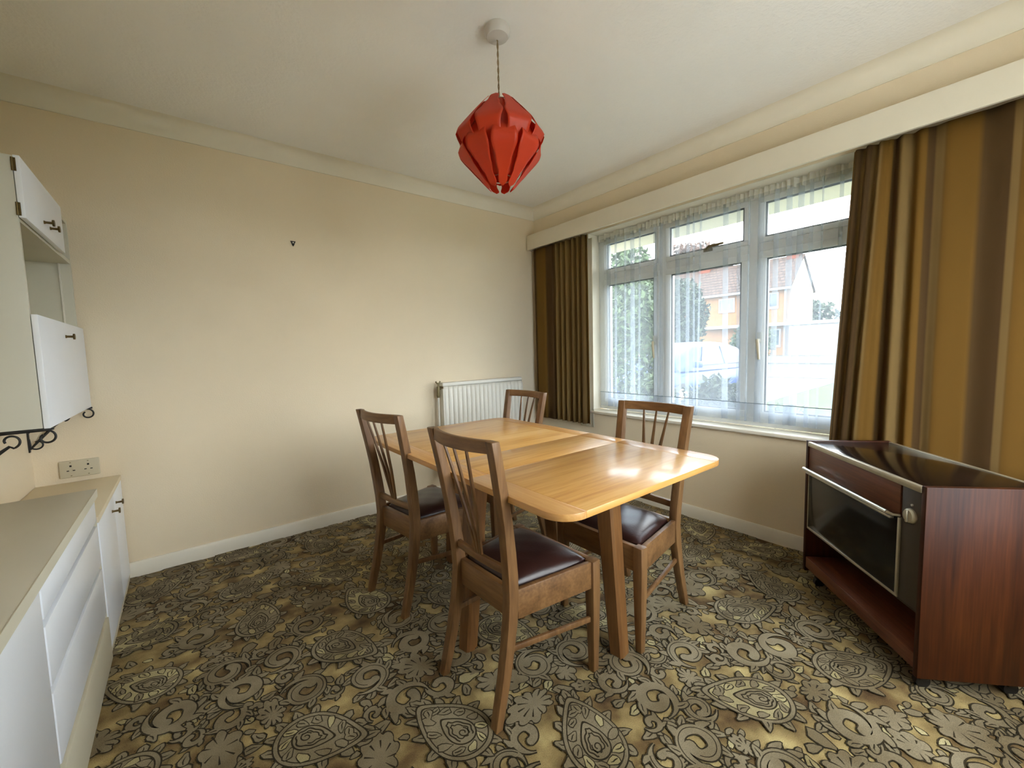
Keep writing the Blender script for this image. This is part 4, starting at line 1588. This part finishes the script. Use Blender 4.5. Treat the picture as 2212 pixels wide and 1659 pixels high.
for xx in (-1.25, 1.28):
    for s_ in (-1, 1):
        m_ = MB()
        m_.tube([(xx, s_ * .70, .30), (xx, s_ * .885, .30)], .30, 20)
        wh = m_.build('wheel', 'tyre', car)
        m_ = MB()
        m_.tube([(xx, s_ * .886, .30), (xx, s_ * .895, .30)], .19, 16)
        m_.build('hubcap', 'aluminium', wh)
for s_ in (-1, 1):
    m_ = MB().box(.75, .90, s_ * .86, s_ * 1.02, .92, 1.06) if s_ > 0 else MB().box(.75, .90, -1.02, -.86, .92, 1.06)
    m_.build('door_mirror', 'car_blue', car, .02)

# foliage
def foliage(parent, name, mat, c, rad, n, size, seed):
    r_ = random.Random(seed)
    mb = MB()
    for _ in range(n):
        while True:
            q = Vector((r_.uniform(-1, 1), r_.uniform(-1, 1), r_.uniform(-1, 1)))
            if .45 < q.length < 1:
                break
        lump = 1 + .18 * math.sin(q.x * 7 + seed) * math.sin(q.y * 6) * math.sin(q.z * 5 + 1)
        p_ = Vector((c[0] + q.x * rad[0] * lump, c[1] + q.y * rad[1] * lump, c[2] + q.z * rad[2] * lump))
        d = Vector((r_.gauss(0, 1), r_.gauss(0, 1), r_.gauss(0, 1))).normalized()
        e = d.cross(Vector((r_.gauss(0, 1), r_.gauss(0, 1), r_.gauss(0, 1)))).normalized()
        g_ = d.cross(e) * .25
        s_ = size * r_.uniform(.6, 1.3)
        b = len(mb.v)
        mb.v += [tuple(p_ - d * s_), tuple(p_ + (e + g_) * s_ * .45), tuple(p_ + d * s_), tuple(p_ - (e - g_) * s_ * .45)]
        mb.f.append((b, b + 1, b + 2, b + 3))
    me = bpy.data.meshes.new(name)
    me.from_pydata(mb.v, [], mb.f)
    return tag(link(name, me, mat, parent), kind='stuff')
def plant(name, label, cat, base, c, rad, n, size, mat, seed, trunk=.0, group=None):
    o = empty(name, base)
    tag(o, label, cat, group)
    foliage(o, 'foliage', mat, c, rad, n, size, seed)
    m_ = MB()
    tr = max(.015, trunk)
    m_.tube([(0, 0, -.05), (c[0] * .3, c[1] * .3, c[2] * .5), (c[0], c[1], c[2])], [tr, tr * .8, tr * .4], 8)
    m_.build('trunk' if trunk else 'stem', 'bark', o)
    return o
plant('garden_shrub', 'tall dense shrub outside the left window bay', 'shrub', (2.7, .80, gz(2.7)), (0, 0, 1.35), (.50, .50, 1.40), 4800, .055, 'leaf_mid', 1)
plant('garden_shrub', 'low leafy shrub under the left end of the middle window bay', 'shrub', (1.5, -.30, gz(1.5)), (0, 0, .70), (.40, .31, .50), 2800, .045, 'leaf_mid', 2)
plant('garden_shrub', 'low leafy shrub in front of the blue car', 'shrub', (1.55, -1.02, gz(1.5)), (0, 0, .70), (.42, .36, .50), 3600, .045, 'leaf_dark', 3)
plant('garden_shrub', 'small sparse shrub at the foot of the right window bay', 'shrub', (1.3, -1.72, gz(1.3)), (0, 0, .62), (.28, .24, .40), 420, .05, 'leaf_mid', 4)
plant('street_tree', 'dark leafy tree in front of the orange house', 'tree', (22.6, 11.6, gz(22.6)), (0, 0, 3.0), (1.5, 1.8, 2.4), 5200, .20, 'leaf_dark', 5, .18)
plant('street_tree', 'copper-leaved tree high behind the orange house', 'tree', (42.5, 22.0, gz(42)), (0, 0, 8.6), (3.0, 4.5, 3.4), 4200, .34, 'leaf_copper', 6, .25)
plant('street_tree', 'green tree behind the tall shrub on the left', 'tree', (11.5, 7.6, gz(11)), (0, 0, 3.2), (1.5, 1.7, 2.4), 4200, .16, 'leaf_mid', 7, .16)
plant('street_tree', 'distant grey-green tree above the garage roof', 'tree', (48.0, 13.6, gz(48)), (0, 0, 2.9), (3.5, 4.2, 2.4), 2600, .34, 'leaf_dark', 8, .2)
plant('street_tree', 'bushy yellow-green tree beside the garage', 'tree', (25.5, 8.2, gz(25)), (0, 0, 1.2), (.9, 1.3, 1.2), 2400, .13, 'leaf_mid', 9, .08)
